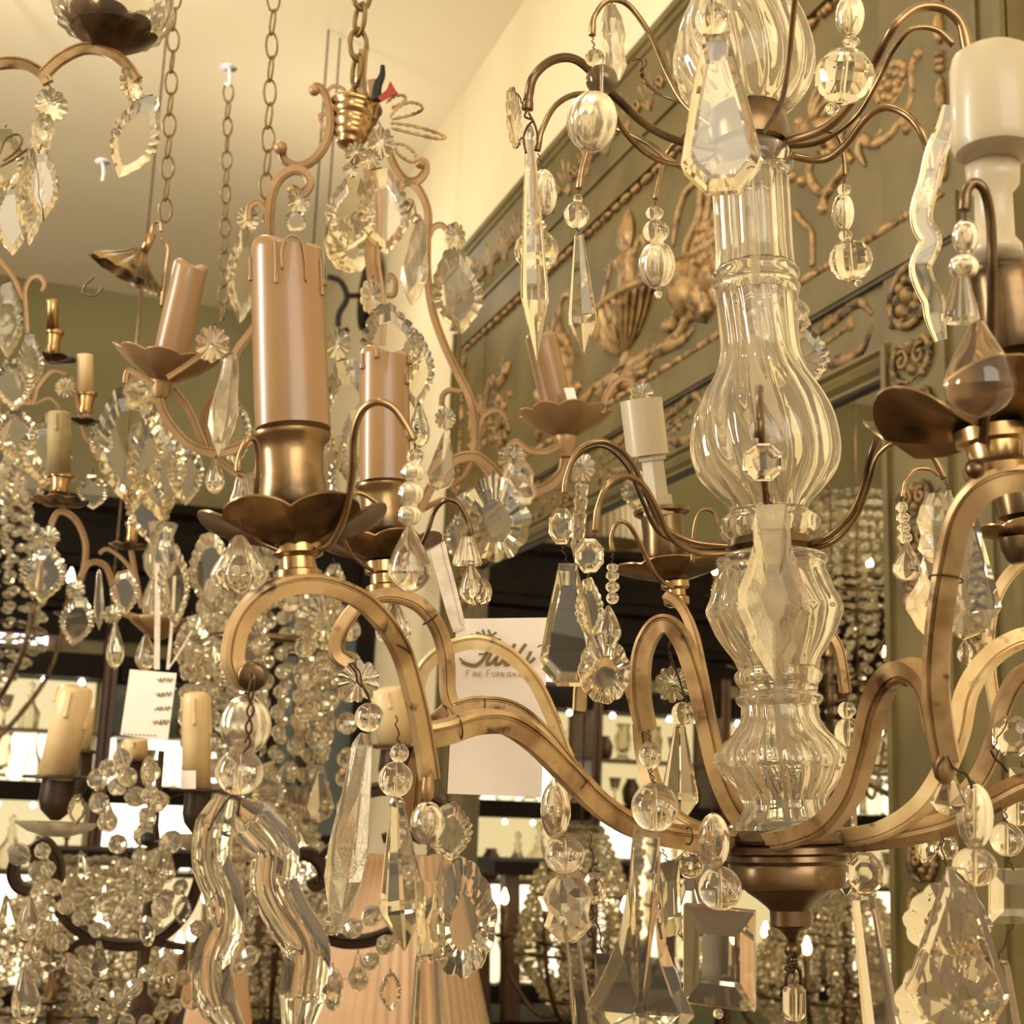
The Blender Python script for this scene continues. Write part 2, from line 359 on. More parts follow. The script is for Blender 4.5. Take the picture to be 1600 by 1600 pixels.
# acanthus under the urn
m = M()
for s in (-1, 1):
    for q, (a, L) in enumerate(((.25, .10), (.65, .15), (1.05, .19), (1.35, .21), (1.6, .22))):
        c0 = (cy, Z(1.29))
        pts = [(c0[0]+s*math.sin(a)*L*t, c0[1]-math.cos(a)*L*t*.55-.02*math.sin(PI*t)) for t in (0, .35, .7, 1)]
        rel(m, pts, .020, taper=lambda t: .5+.9*math.sin(PI*min(1, t+.05)), flat=.7)
    rel(m, spiral(cy+s*.05, Z(1.27), .035, 1.2, 0, s), .010)
blob(m, cy, Z(1.275), .03)
put('gilded_acanthus', m, 'gilding', tr)
# ---- griffins (right traced, left mirrored)
def griffin(fn):
    m = M()
    # torso, haunch, chest, head as one relief with limbs
    def B(px, py, r, e=1.0, fl=.8): q = fn([yz(px, py)])[0]; blob(m, q[0], q[1], r, FX+.012, fl, e)
    B(1072, 452, .085, 1.25); B(1066, 425, .06, 1.2); B(1090, 470, .055); B(1112, 432, .062); B(1124, 418, .05); B(1118, 445, .03)
    for pts, r in (([(1078, 430), (1092, 450), (1100, 475), (1102, 492)], .045), ([(1100, 490), (1080, 488), (1068, 500), (1058, 522)], .026),
                   ([(1066, 478), (1054, 488), (1050, 502), (1046, 512)], .024), ([(1058, 522), (1048, 526), (1040, 534)], .020), ([(1046, 510), (1036, 508), (1034, 516)], .022),
                   ([(1112, 445), (1122, 470), (1135, 490)], .03)):
        rel(m, fn([yz(*p) for p in pts]), r, FX+.010, .8, taper=lambda t: 1-.35*t)
    # wings: long plumes sweeping up
    for pts, r in (([(1062, 420), (1068, 385), (1084, 350), (1090, 310), (1086, 285)], .022), ([(1068, 418), (1080, 385), (1096, 350), (1103, 310), (1100, 280)], .018),
                   ([(1074, 418), (1090, 392), (1106, 362), (1116, 320), (1116, 280)], .020), ([(1080, 422), (1100, 400), (1118, 372), (1128, 330), (1128, 290)], .022),
                   ([(1086, 428), (1106, 410), (1126, 386), (1138, 350)], .020), ([(1046, 385), (1050, 360), (1056, 330), (1066, 302), (1080, 285), (1086, 290)], .016)):
        rel(m, fn([yz(*p) for p in pts]), r, FX+.010, .7, taper=T1)
    for i in range(5):
        for j in range(4):
            q = fn([yz(1082+i*9+j*3, 410-j*17-i*5)])[0]; blob(m, q[0], q[1], .022, FX+.004, .5)
    # scroll tail under the body to the foot of the urn
    rel(m, fn([yz(*p) for p in [(1002, 545), (1020, 548), (1040, 538), (1062, 530), (1080, 512)]]), .022, taper=T1)
    return m
put('gilded_griffin', griffin(lambda p: p), 'gilding', tr); put('gilded_griffin', griffin(mir), 'gilding', tr)
# ---- wreath scroll sprays at both ends of the panel
def spray(fn):
    m = M()
    def L(pts, r, fl=.7, tp=None): rel(m, fn([yz(*p) for p in pts]), r, FX+.010, fl, taper=tp)
    L([(1370, 160), (1362, 140), (1363, 120), (1376, 106), (1398, 98), (1410, 104)], .011)
    L([(1370, 160), (1384, 162), (1398, 148), (1410, 122), (1412, 104)], .007)
    L([(1430, 84), (1420, 100), (1418, 120), (1420, 145), (1412, 170), (1400, 190)], .014, tp=lambda t: 1-.3*t)
    for p in ((1430, 84), (1408, 116), (1398, 130), (1244, 190), (1412, 200), (1232, 275), (1248, 282), (1280, 325)): q = fn([yz(*p)])[0]; blob(m, q[0], q[1], .018, FX+.010, .8)
    for i in range(8):
        a = i*PI/4; q = fn([yz(1388+13*math.cos(a), 132+20*math.sin(a)-6*math.cos(a))])[0]; blob(m, q[0], q[1], .015, FX+.008, .8)
    q = fn([yz(1388, 132)])[0]; blob(m, q[0], q[1], .014, FX+.004, .9)
    for i in range(7):
        a = i*2*PI/7; q = fn([yz(1286+10*math.cos(a), 230+9*math.sin(a))])[0]; blob(m, q[0], q[1], .013, FX+.008, .8)
    L([(1341, 214), (1352, 222), (1368, 220), (1388, 208), (1400, 190), (1410, 192)], .013)
    L([(1341, 214), (1335, 235), (1342, 250), (1346, 258)], .016, tp=T2)
    L([(1335, 212), (1330, 198), (1336, 188), (1330, 180)], .010)
    L([(1360, 214), (1368, 208), (1371, 200)], .008)
    L([(1312, 200), (1308, 215), (1316, 235), (1325, 250)], .009)
    L([(1262, 250), (1258, 270), (1266, 290), (1280, 300), (1292, 290), (1306, 272), (1316, 258)], .013)
    L([(1280, 325), (1283, 308), (1294, 290)], .012)
    L([(1300, 185), (1275, 195), (1250, 200), (1236, 195)], .022, tp=T1)
    for a, b_ in (((1262, 185), (1270, 135)), ((1264, 186), (1280, 140)), ((1268, 186), (1290, 152)), ((1274, 188), (1298, 165))):
        L([a, ((a[0]+b_[0])/2-4, (a[1]+b_[1])/2), b_], .012, tp=T1)
    L([(1236, 330), (1250, 348), (1262, 362), (1264, 385), (1263, 415)], .009)
    return m
put('gilded_wreath_scroll', spray(lambda p: p), 'gilding', tr); put('gilded_wreath_scroll', spray(mir), 'gilding', tr)
# left-end upright leaf sprays seen beyond the candle
m = M()
for (y0, s) in ((5.0, 1), (4.78, -1)):
    rel(m, [(y0, Z(1.28)), (y0-.02*s, Z(1.40)), (y0-.06*s, Z(1.55)), (y0-.14*s, Z(1.60)), (y0-.2*s, Z(1.52)), (y0-.19*s, Z(1.44))], .018, taper=T1)
    for q in range(6): blob(m, y0-.03*s*q, Z(1.46+.04*q-.012*q*q), .026)
rel(m, spiral(5.05, Z(1.32), .06, 1.2, 0, 1), .014); rel(m, spiral(4.72, Z(1.34), .06, 1.2, 0, -1), .014)
put('gilded_leaf_spray', m, 'gilding_dull', tr)
# ---- frieze scrolls and stile drops: acanthus rinceaux
def rinceau(m, y, z, w, h, s=1, x=FX+.016, r=.0082):
    c = (y+s*w*.15, z)
    rel(m, [(y+s*w*.95, z+h*.10), (y+s*w*.80, z+h*.44), (y+s*w*.5, z+h*.34), (y+s*w*.2, z+h*.22)], r*1.9, x, taper=T1)
    rel(m, [(y+s*w*.95, z-h*.10), (y+s*w*.80, z-h*.44), (y+s*w*.5, z-h*.36), (y+s*w*.2, z-h*.10)], r*1.9, x, taper=T1)
    rel(m, [(y+s*w*.15, z), (y+s*w*.45, z+h*.05), (y+s*w*.75, z+h*.12)], r*.8, x)
    for q in range(6):
        a = q/6; blob(m, y+s*w*(.3+.6*a), z+h*(.32+.14*math.sin(a*PI)), h*.075, x); blob(m, y+s*w*(.3+.6*a), z-h*(.36+.10*math.sin(a*PI)), h*.075, x)
    for dz in (-.3, .3): rel(m, spiral(y+s*w*.08, z+dz*h, h*.17, 1.3, 0, s), r*.8, x); blob(m, y+s*w*.08, z+dz*h, h*.08, x)
    blob(m, y+s*w*.72, z+h*.13, h*.13, x, .6, 1.3)
    for q in range(4): rel(m, spiral(y+s*w*(.25+.2*q), z+h*(.42 if q % 2 else -.46), h*.09, 1.1, q, s), r*.6, x, n=5)
m = M(); y = 2.335
while y < 4.9:
    rinceau(m, y+.37, Z(1.028), .34, .13, -1); y += .38
put('gilded_frieze', m, 'gilding_dull', tr)
def drop(m, y, z0, z1, w):
    z = z1; q = 0
    n = max(2, round((z1-z0)/(w*1.15))); h = (z1-z0)/n; x = FX
    for i in range(n):
        zz = z1-h*(i+.5)
        for s in (-1, 1):
            rel(m, [(y+s*w*.05, zz-h*.5), (y+s*w*.38, zz-h*.30), (y+s*w*.46, zz+h*.05), (y+s*w*.30, zz+h*.30), (y+s*w*.12, zz+h*.2)], .0075, x, taper=T1)
            rel(m, spiral(y+s*w*.22, zz-h*.02, w*.17, 1.2, 1, s), .005, x, n=5)
            for k in range(5): a = k/5; blob(m, y+s*w*(.28+.2*math.sin(a*PI)), zz-h*.4+h*.75*a, .0085, x)
        blob(m, y, zz+h*.2, w*.13, x); blob(m, y, zz-h*.25, w*.10, x)
for ys in (2.235, 2*YM-2.235):
    for (a, b_, w) in ((.745, .955, .13), (.50, .66, .10), (.40, .475, .06), (-.18, -.02, .08), (-.42, -.30, .08), (-.62, -.50, .08)):
        m = M(); drop(m, ys, Z(a), Z(b_), w); put('gilded_drop', m, 'gilding_dull', tr)
    m = M()   # corner rosette block
    for q in range(9):
        a = q*2*PI/9; blob(m, ys+.035*math.cos(a), Z(1.03)+.035*math.sin(a), .017, FX)
    blob(m, ys, Z(1.03), .02, FX-.006); rel(m, [(ys+.062*math.cos(a), Z(1.03)+.062*math.sin(a)) for a in [i*2*PI/20 for i in range(21)]], .009, FX, sub=1)
    for q in range(12): blob(m, ys-.06+.011*q, Z(.985), .007, FX)
    put('corner_rosette', m, 'gilding_dull', tr)
# ---- small gilded appliques on the rail (right of the plastic candle)
m = M(); c = yz(1048, 655)
for i in range(6): blob(m, c[0]+.03*math.cos(i), c[1]+.03*math.sin(i), .016, FX+.018)
put('small_rosette', m, 'gilding_dull', tr)
# ================================================================== MAIN CHANDELIER
def AXD(py): return 1.08+(750-py)/1500*0.156
def AXP(py): return P(1157+83*py/1500.0, py, AXD(py))
AXDIR = (AXP(0)-AXP(1500)).normalized()
ch = thing('crystal_chandelier', 'large brass chandelier with a turned clear glass column, drip candles and flat gilt arms', 'chandelier', AXP(1330))
def axprof(rows):
    """rows: (py, halfwidth px) top to bottom -> profile measured along the axis from AXP(1500)"""
    b = AXP(1500); return b, [((AXP(y)-b).length, sz(h, AXD(y))) for y, h in rows]
def swirl(n, amp, tw, lo=0, hi=99):
    def f(t, i, z, r):
        a = amp if lo <= i <= hi else amp*.15
        return r*(1+a*(abs(math.cos(n*.5*(t+tw*z)))-.5)), z
    return f
def glass_section(name, rows, n, rad=None, wall=.16, mt='column_glass', label=None, sub=3):
    b, pr = axprof(rows)
    pts = smooth_path([Vector((z, r, 0)) for z, r in pr], sub); pr = [(p.x, p.y) for p in pts]
    inner = [(z, max(.0095, r*(1-wall)-.0015)) for z, r in pr]
    m = M(); lathe(m, b, pr+inner[::-1]+[pr[0]], n, axis=AXDIR, caps=False, rad=(lambda t, i, z, r: rad(t, i if i < len(pr) else 0, z, r) if i < len(pr) or i == 2*len(pr) else (r, z)) if rad else None)
    o = put(name, m, mt, ch, origin=AXP(rows[len(rows)//2][0]), auto=math.radians(50))
    if label: o['label'] = label
    return o
m = M(); b, pr = axprof([(-60, 7), (1290, 8)]); lathe(m, b, pr, 16, axis=AXDIR); put('centre_tube', m, 'frosted_tube', ch)
glass_section('glass_bulb', [(-60, 46), (-30, 60), (0, 75), (50, 98), (100, 107), (140, 96), (165, 76), (172, 60)], 96, swirl(16, .07, 4), label='swirled glass bulb at the top')
glass_section('glass_collar', [(236, 52), (244, 62), (256, 67), (268, 66), (276, 58), (284, 56)], 64)
glass_section('glass_neck', [(284, 57), (300, 58), (350, 58), (400, 58), (424, 60)], 96, swirl(14, .07, 0))
glass_section('glass_ring', [(424, 58), (430, 66), (438, 68), (446, 64), (450, 64), (456, 68), (464, 66), (470, 62)], 64)
glass_section('glass_baluster', [(470, 62), (490, 61), (530, 60), (562, 62), (590, 72), (620, 90), (650, 104), (680, 111), (710, 113), (738, 106), (765, 86), (786, 66), (800, 58)], 112, swirl(16, .06, 3.2), sub=4)
glass_section('glass_foot', [(800, 56), (806, 66), (816, 77), (826, 78), (836, 70), (842, 56)], 64)
glass_section('glass_urn', [(866, 66), (872, 82), (880, 86), (890, 82), (905, 86), (930, 94), (950, 103), (958, 104), (970, 100), (990, 92), (1010, 80), (1030, 66), (1044, 60)], 112, swirl(18, .05, 3, 12, 99))
glass_section('glass_ring', [(1044, 58), (1054, 67), (1064, 67), (1074, 60), (1084, 60), (1090, 67), (1098, 66), (1104, 60)], 64)
glass_section('glass_vase', [(1104, 58), (1125, 60), (1145, 72), (1165, 92), (1180, 103), (1192, 105), (1200, 99), (1220, 88), (1238, 72), (1250, 64)], 112, swirl(20, .05, 3))
glass_section('glass_base', [(1250, 62), (1262, 63), (1276, 70), (1288, 80), (1296, 82)], 80, swirl(14, .04, 0))
def brass_section(name, rows, mt, n=48):
    b, pr = axprof(rows); m = M(); lathe(m, b, pr, n, axis=AXDIR)
    return put(name, m, mt, ch, auto=math.radians(40))
brass_section('upper_hub', [(172, 40), (180, 58), (200, 62), (215, 64), (232, 60), (236, 40)], 'brass_dark')
brass_section('middle_hub', [(842, 50), (846, 66), (858, 70), (864, 60), (866, 40)], 'brass_dark')
brass_section('base_plate', [(1296, 60), (1300, 84), (1312, 90), (1318, 88), (1320, 60)], 'brass_dark')
brass_section('base_dish', [(1320, 90), (1323, 97), (1332, 98), (1336, 93), (1344, 95), (1350, 91), (1356, 93), (1380, 92), (1386, 90), (1389, 70), (1394, 66), (1404, 52), (1416, 38), (1422, 33), (1445, 33), (1448, 30), (1452, 20), (1460, 12), (1468, 8), (1470, 5)], 'brass_dark')
m = M(); ball(m, AXP(1484), sz(14, AXD(1484)), 16, 10); ball(m, AXP(1500), sz(7, 1.0), 10, 8)
put('finial_knob', m, 'brass_dark', ch)
# ------------------------------------------------------------------ arms
def flat_sect(w, t): return [(-w, -t), (w*.30, -t), (w*.42, -t*.72), (w*.55, -t*.72), (w*.66, -t*1.08), (w, -t*.8), (w, t*.8), (w*.66, t*1.08), (w*.55, t*.72), (w*.42, t*.72), (w*.30, t), (-w, t)]
def pnorm(q):
    """normal of the plane the traced points lie in"""
    c = sum(q, Vector())/len(q); best = Vector((0, 0, 0))
    for i in range(len(q)-1):
        best += (q[i]-c).cross(q[i+1]-c)*(1 if (q[i]-c).cross(q[i+1]-c).dot(FWD) > 0 else -1)
    return best.normalized() if best.length > 1e-9 else FWD.copy()
def flat_arm(name, pts, w, mt='arm_gilt', t=None, parent=None, sub=8, flip=False, scale=None, nrm=None):
    q = [P(*p) for p in pts]; d = sum(p[2] for p in pts)/len(pts); ww = sz(w, d)/2; m = M()
    n = Vector(nrm) if nrm is not None else pnorm(q)
    sc = flat_sect(ww, (t*ww if t else ww*.9))
    if flip: sc = [(-a, b_) for a, b_ in sc][::-1]
    sweep(m, smooth_path(q, sub), sc, nrm=n, scale=scale)
    return put(name, m, mt, parent or ch, auto=math.radians(35))
def round_arm(name, pts, w, mt='aged_brass', parent=None, sub=8, tip=False, ell=1.0, d=None, n=10):
    q = [P(*p) for p in pts]; dd = sum(p[2] for p in pts)/len(pts); r = sz(w, dd)/2; m = M()
    sweep(m, smooth_path(q, sub), circ(r, n, r*ell), scale=(lambda s: 1+.35*max(0, 1-s*12)*0) if not tip else (lambda s: 1.25 if s < .06 else (1.25-.25*min(1, (s-.06)/.05))))
    return put(name, m, mt, parent or ch)
# upper tier of hooked arms
U = 1.13
for pts, w, mt in (
    ([(824, 172, .98), (826, 150, .98), (835, 118, .98), (866, 93, .99), (905, 96, 1.0), (955, 145, 1.02), (1010, 195, 1.06), (1065, 222, 1.10), (1130, 236, 1.12)], 14, 'brass_dark'),
    ([(839, 236, 1.02), (846, 205, 1.02), (868, 165, 1.03), (905, 147, 1.04), (950, 160, 1.06), (975, 205, 1.08), (1015, 243, 1.10), (1065, 257, 1.12), (1130, 242, 1.12)], 9, 'aged_brass'),
    ([(925, 56, 1.18), (929, 25, 1.18), (950, 1, 1.18), (982, 8, 1.19), (1016, 55, 1.19), (1042, 115, 1.18), (1072, 165, 1.17), (1125, 208, 1.15)], 9, 'aged_brass'),
    ([(905, 296, 1.25), (910, 262, 1.25), (925, 222, 1.25), (955, 200, 1.25), (1010, 222, 1.22), (1070, 262, 1.18), (1140, 240, 1.14)], 10, 'aged_brass'),
    ([(1024, 312, 1.28), (1030, 280, 1.28), (1042, 240, 1.28), (1065, 222, 1.26), (1100, 232, 1.22), (1150, 232, 1.16)], 8, 'aged_brass'),
    ([(1002, 112, 1.3), (1010, 130, 1.3), (1035, 148, 1.28), (1075, 165, 1.25), (1130, 210, 1.17)], 7, 'brass_dark'),
    ([(1246, -30, .86), (1240, 20, .88), (1232, 100, .93), (1220, 160, 1.0), (1195, 205, 1.08)], 9, 'aged_brass'),
    ([(1512, 80, 1.0), (1500, 35, 1.0), (1470, 12, 1.0), (1430, 14, 1.0), (1395, 45, 1.0), (1368, 95, 1.02), (1335, 155, 1.05), (1290, 200, 1.08), (1220, 224, 1.12)], 15, 'aged_brass'),
    ([(1490, 70, 1.06), (1462, 46, 1.06), (1425, 46, 1.06), (1395, 80, 1.07), (1370, 130, 1.08), (1335, 185, 1.10), (1280, 222, 1.12), (1220, 230, 1.14)], 9, 'aged_brass'),
    ([(1454, 268, 1.04), (1450, 235, 1.04), (1436, 200, 1.04), (1412, 176, 1.05), (1380, 168, 1.06), (1350, 190, 1.07), (1318, 230, 1.09), (1280, 250, 1.11), (1215, 238, 1.13)], 13, 'aged_brass'),
    ([(1320, 275, 1.16), (1318, 245, 1.16), (1310, 215, 1.16), (1290, 205, 1.16), (1240, 215, 1.15)], 7, 'aged_brass')):
    round_arm('upper_arm', pts, w, mt, tip=True)
# middle tier
for pts, w, mt in (
    ([(882, 772, 1.02), (886, 742, 1.02), (905, 703, 1.02), (945, 690, 1.02), (984, 718, 1.03), (1008, 768, 1.04), (1032, 818, 1.05), (1078, 845, 1.06), (1140, 853, 1.06), (1190, 856, 1.07)], 9, 'aged_brass'),
    ([(930, 832, .98), (935, 790, .98), (950, 757, .98), (976, 744, .99), (1004, 757, 1.0), (1026, 795, 1.01), (1048, 840, 1.02), (1092, 864, 1.04), (1150, 864, 1.05), (1200, 858, 1.06)], 10, 'aged_brass'),
    ([(884, 760, 1.06), (895, 722, 1.06), (920, 700, 1.06), (950, 700, 1.06), (982, 732, 1.06), (1005, 785, 1.06), (1030, 832, 1.07), (1080, 854, 1.07), (1140, 858, 1.08)], 7, 'brass_dark'),
    ([(1187, 684, .80), (1187, 655, .80), (1187, 618, .82), (1187, 612, .86), (1190, 680, .92), (1198, 790, .98), (1205, 856, 1.04)], 13, 'brass_dark'),
    ([(1404, 640, 1.0), (1380, 662, 1.0), (1362, 705, 1.0), (1350, 755, 1.01), (1330, 802, 1.02), (1290, 840, 1.04), (1225, 858, 1.06)], 11, 'aged_brass'),
    ([(1476, 748, .98), (1458, 715, .98), (1430, 695, .98), (1398, 692, .98), (1370, 715, .99), (1355, 765, 1.0), (1335, 812, 1.02), (1295, 850, 1.04), (1225, 862, 1.06)], 9, 'aged_brass'),
    ([(1410, 778, .97), (1415, 752, .97), (1430, 734, .97), (1452, 733, .97), (1466, 742, .975)], 6, 'brass_bright'),
    ([(1082, 880, 1.2), (1084, 830, 1.2), (1092, 802, 1.2), (1106, 796, 1.2), (1118, 806, 1.2), (1130, 840, 1.15), (1150, 852, 1.1)], 6, 'aged_brass')):
    round_arm('middle_arm', pts, w, mt, tip=True)
# lower candle arms
flat_arm('candle_arm', [(672, 1218, .84), (664, 1165, .84), (650, 1095, .83), (625, 1012, .82), (578, 948, .80), (522, 918, .79), (465, 912, .78), (410, 932, .77), (374, 975, .765), (363, 1030, .76), (378, 1062, .76), (398, 1062, .76)], 30, t=.8, flip=True)
m = M(); lathe(m, P(393, 1058, .742), [(0, .002), (0, .0062), (.001, .0078), (.008, .0078), (.009, .0062), (.009, .002), (0, .002)], 24, axis=FWD, caps=False); put('scroll_eye', m, 'brass_dark', ch)
flat_arm('candle_arm', [(662, 1150, .845), (700, 1142, .85), (745, 1128, .86), (790, 1130, .87), (835, 1157, .88), (882, 1203, .90), (935, 1256, .92), (990, 1292, .95), (1050, 1308, .98), (1120, 1314, 1.0), (1200, 1314, 1.05)], 34, t=.7)
m = M(); lathe(m, P(670, 1200, .838), [(0, .002), (.006, .0036), (.012, .0042), (.017, .0038), (.020, .0015)], 12, axis=(0, 0, -1)); put('arm_drop_boss', m, 'arm_gilt', ch)
flat_arm('candle_arm', [(716, 1118, 1.04), (700, 1085, 1.04), (697, 1030, 1.04), (683, 980, 1.04), (652, 943, 1.04), (605, 930, 1.03), (562, 945, 1.02), (532, 985, 1.01), (527, 1020, 1.0), (545, 1036, 1.0)], 22, t=.8)
flat_arm('candle_arm', [(700, 1110, 1.04), (745, 1100, 1.04), (800, 1108, 1.04), (848, 1145, 1.04), (898, 1205, 1.04), (950, 1258, 1.04), (1010, 1290, 1.05), (1100, 1306, 1.07)], 24, t=.8)
flat_arm('candle_arm', [(700, 1110, 1.04), (672, 1140, 1.04), (650, 1200, 1.04), (644, 1250, 1.04), (640, 1290, 1.04)], 26, mt='brown_wood' if 0 else 'arm_gilt')
flat_arm('candle_arm', [(652, 1078, 1.10), (665, 1040, 1.10), (700, 1013, 1.10), (748, 1003, 1.10), (795, 1022, 1.10), (835, 1065, 1.10), (862, 1120, 1.10), (885, 1180, 1.10), (918, 1235, 1.10), (965, 1275, 1.10), (1030, 1296, 1.11), (1120, 1304, 1.11)], 22, 'arm_bright')
flat_arm('candle_arm', [(1010, 1140, 1.12), (1001, 1085, 1.12), (1003, 1025, 1.12), (1020, 985, 1.12), (1042, 975, 1.12), (1066, 1000, 1.12), (1088, 1060, 1.11), (1104, 1130, 1.10), (1122, 1205, 1.09), (1146, 1262, 1.08), (1178, 1300, 1.07), (1205, 1312, 1.06)], 30, t=.9)
flat_arm('candle_arm', [(1040, 930, 1.25), (1062, 945, 1.24), (1082, 985, 1.22), (1096, 1045, 1.20), (1110, 1120, 1.17), (1128, 1200, 1.14), (1150, 1270, 1.11)], 16)
flat_arm('candle_arm', [(1003, 1130, 1.15), (1008, 1180, 1.15), (1025, 1235, 1.14), (1058, 1280, 1.13), (1110, 1302, 1.11), (1160, 1308, 1.10)], 24)
flat_arm('candle_arm', [(905, 1110, 1.2), (910, 1065, 1.2), (935, 1035, 1.2), (965, 1040, 1.2), (985, 1075, 1.19), (1000, 1130, 1.17)], 20, 'arm_gilt')
# right side arms
flat_arm('candle_arm', [(1478, 1185, .74), (1468, 1130, .735), (1462, 1060, .73), (1468, 970, .725), (1482, 880, .72), (1502, 805, .71), (1540, 760, .70), (1600, 745, .70), (1660, 770, .69)], 42, t=.8)
flat_arm('candle_arm', [(1466, 1140, .76), (1452, 1080, .77), (1425, 1050, .78), (1392, 1058, .79), (1368, 1100, .81), (1352, 1165, .83), (1330, 1235, .86), (1292, 1285, .90), (1240, 1308, .95), (1195, 1315, 1.0)], 34, t=.9)
m = M(); lathe(m, P(1475, 1168, .74), [(0, .003), (.005, .0058), (.011, .0062), (.016, .005), (.019, .002)], 12, axis=(0, 0, -1)); put('arm_drop_boss', m, 'arm_gilt', ch)
flat_arm('candle_arm', [(1640, 990, .96), (1590, 1000, .96), (1545, 1030, .96), (1512, 1080, .96), (1498, 1145, .96), (1475, 1205, .97), (1435, 1262, .98), (1375, 1298, 1.0), (1300, 1312, 1.03)], 30, 'arm_bright')
flat_arm('candle_arm', [(1640, 1040, 1.1), (1595, 1055, 1.1), (1568, 1100, 1.1), (1556, 1150, 1.1), (1535, 1205, 1.1), (1500, 1248, 1.1), (1440, 1285, 1.1), (1350, 1304, 1.1)], 24, 'arm_gilt')
flat_arm('candle_arm', [(1660, 1215, .98), (1600, 1228, .98), (1545, 1255, .98), (1480, 1288, .99), (1400, 1306, 1.0), (1310, 1316, 1.03), (1250, 1316, 1.05)], 30)
flat_arm('candle_arm', [(1262, 1290, 1.15), (1266, 1180, 1.16), (1268, 1080, 1.17), (1276, 1015, 1.18), (1294, 992, 1.18), (1310, 1015, 1.18), (1318, 1060, 1.18), (1321, 1082, 1.18)], 15)
flat_arm('candle_arm', [(1640, 860, 1.22), (1595, 880, 1.22), (1560, 925, 1.22), (1545, 990, 1.22), (1548, 1060, 1.22), (1560, 1130, 1.22)], 16, 'arm_bright')
# wires tied around the arms
def tie(px, py, d, r, ax):
    m = M(); c = P(px, py, d); a, u, w = axes(ax); tube(m, [c+u*(r*math.cos(t))+w*(r*math.sin(t)) for t in [i*2*PI/14 for i in range(14)]], .0006, 5, 1, closed=True, smooth=False)
    return m
for px, py, d, r, ax in ((622, 1012, .82, .0075, (.35, 0, .9)), (716, 1137, .853, .0075, (.95, 0, .2)), (905, 1228, .91, .0072, (.7, 0, -.6)), (1076, 1306, .98, .006, (1, 0, 0)), (1417, 1052, .785, .0068, (1, .2, 0)), (1347, 1190, .84, .0068, (.2, 0, 1)), (1478, 905, .722, .0085, (.15, 0, 1)), (1547, 920, 1.22, .006, (.6, 0, .7)), (753, 1102, 1.04, .0068, (1, 0, 0)), (672, 968, 1.04, .0065, (.6, 0, -.7))):
    put('wire_tie', tie(px, py, d, r, ax), 'wire', ch)
# ------------------------------------------------------------------ candle holders
def petal_rad(n, amp=.07, cup=.004):
    def f(t, i, z, r):
        c = abs(math.cos(n*t/2)); return r*(1-amp+amp*c**.6) if r > .012 else r, z+(cup*(1-c**.8)*(-1)*(r/.05))
    return f
def bobeche(base, R, up, n=8, mt='brass_dark', tilt=(0, 0, 1), parent=None, name='bobeche', rim=.004, amp=.08, cup=.004, dip=.0):
    prof = [(0, .010), (-.001, R*.25), (up*.15, R*.42), (up*.40, R*.66), (up*.75, R*.88), (up, R), (up+.0012, R*.995), (up*.75+.002, R*.87), (up*.40+.002, R*.65), (up*.15+.002, R*.41), (.0018, R*.24), (.002, .010)]
    m = M(); lathe(m, base, prof, n*10, axis=tilt, rad=petal_rad(n, amp, cup)); return put(name, m, mt, parent or ch, auto=math.radians(50))
def drips(m, base, axis, r, h, defs):
    a, u, w = axes(axis)
    for t, z0, z1, rr in defs:
        pts = []
        for k in range(9):
            s = k/8; z = z0+(z1-z0)*s; q = r+rr*.15; pts.append(Vector(base)+a*z+u*(q*math.cos(t))+w*(q*math.sin(t)))
        sweep(m, pts, circ(rr, 8), scale=lambda s: .7+.15*s+(.45 if s > .85 else 0)*(1 if s < .97 else .5))
# candle A
def candle(name, base, axis, r, h, mt, parent, defs=(), n=40, lip=True):
    m = M(); rt = h*.012
    lathe(m, base, [(0, r*1.0), (h*.3, r*.995), (h*.7, r*.985), (h*.95, r*.98), (h*.975, r*.95), (h*.992, r*.84), (h, r*.6), (h*.998, r*.2)], n, axis=axis, rad=lambda t, i, z, q: (q*(1+.012*math.sin(3*t+z*40)), z+(.004*math.sin(2*t+1) if i in (4, 5, 6) else 0)))
    drips(m, base, axis, r*.985, h, defs)
    return put(name, m, mt, parent, auto=math.radians(60))
UPA = Vector((-.10, .036, 1)); UPB = Vector((-.06, .02, 1))
def camang(axis):   # angle around the axis that faces the camera, in the lathe's own (u, w) frame
    a, u, w = axes(axis); v = (CAM-P(450, 500, .8)); return math.atan2(v.dot(w), v.dot(u))
ca = camang(UPA)
dA = .79; bA = P(458, 672, dA)
s_ = sz(1, dA)
hA = s_*305
def side(px): return 0
aL = []
for dx, z0, z1, rr in ((-.30, .965, .73, 3), (1.15, .9, .70, 3.5), (-1.35, .93, .80, 4.0), (1.3, .8, .76, 5)):
    aL.append((ca+dx, hA*z0, hA*z1, rr*s_))
candle('candle_sleeve', bA, UPA, 58.5*s_, hA, 'wax', ch, aL)
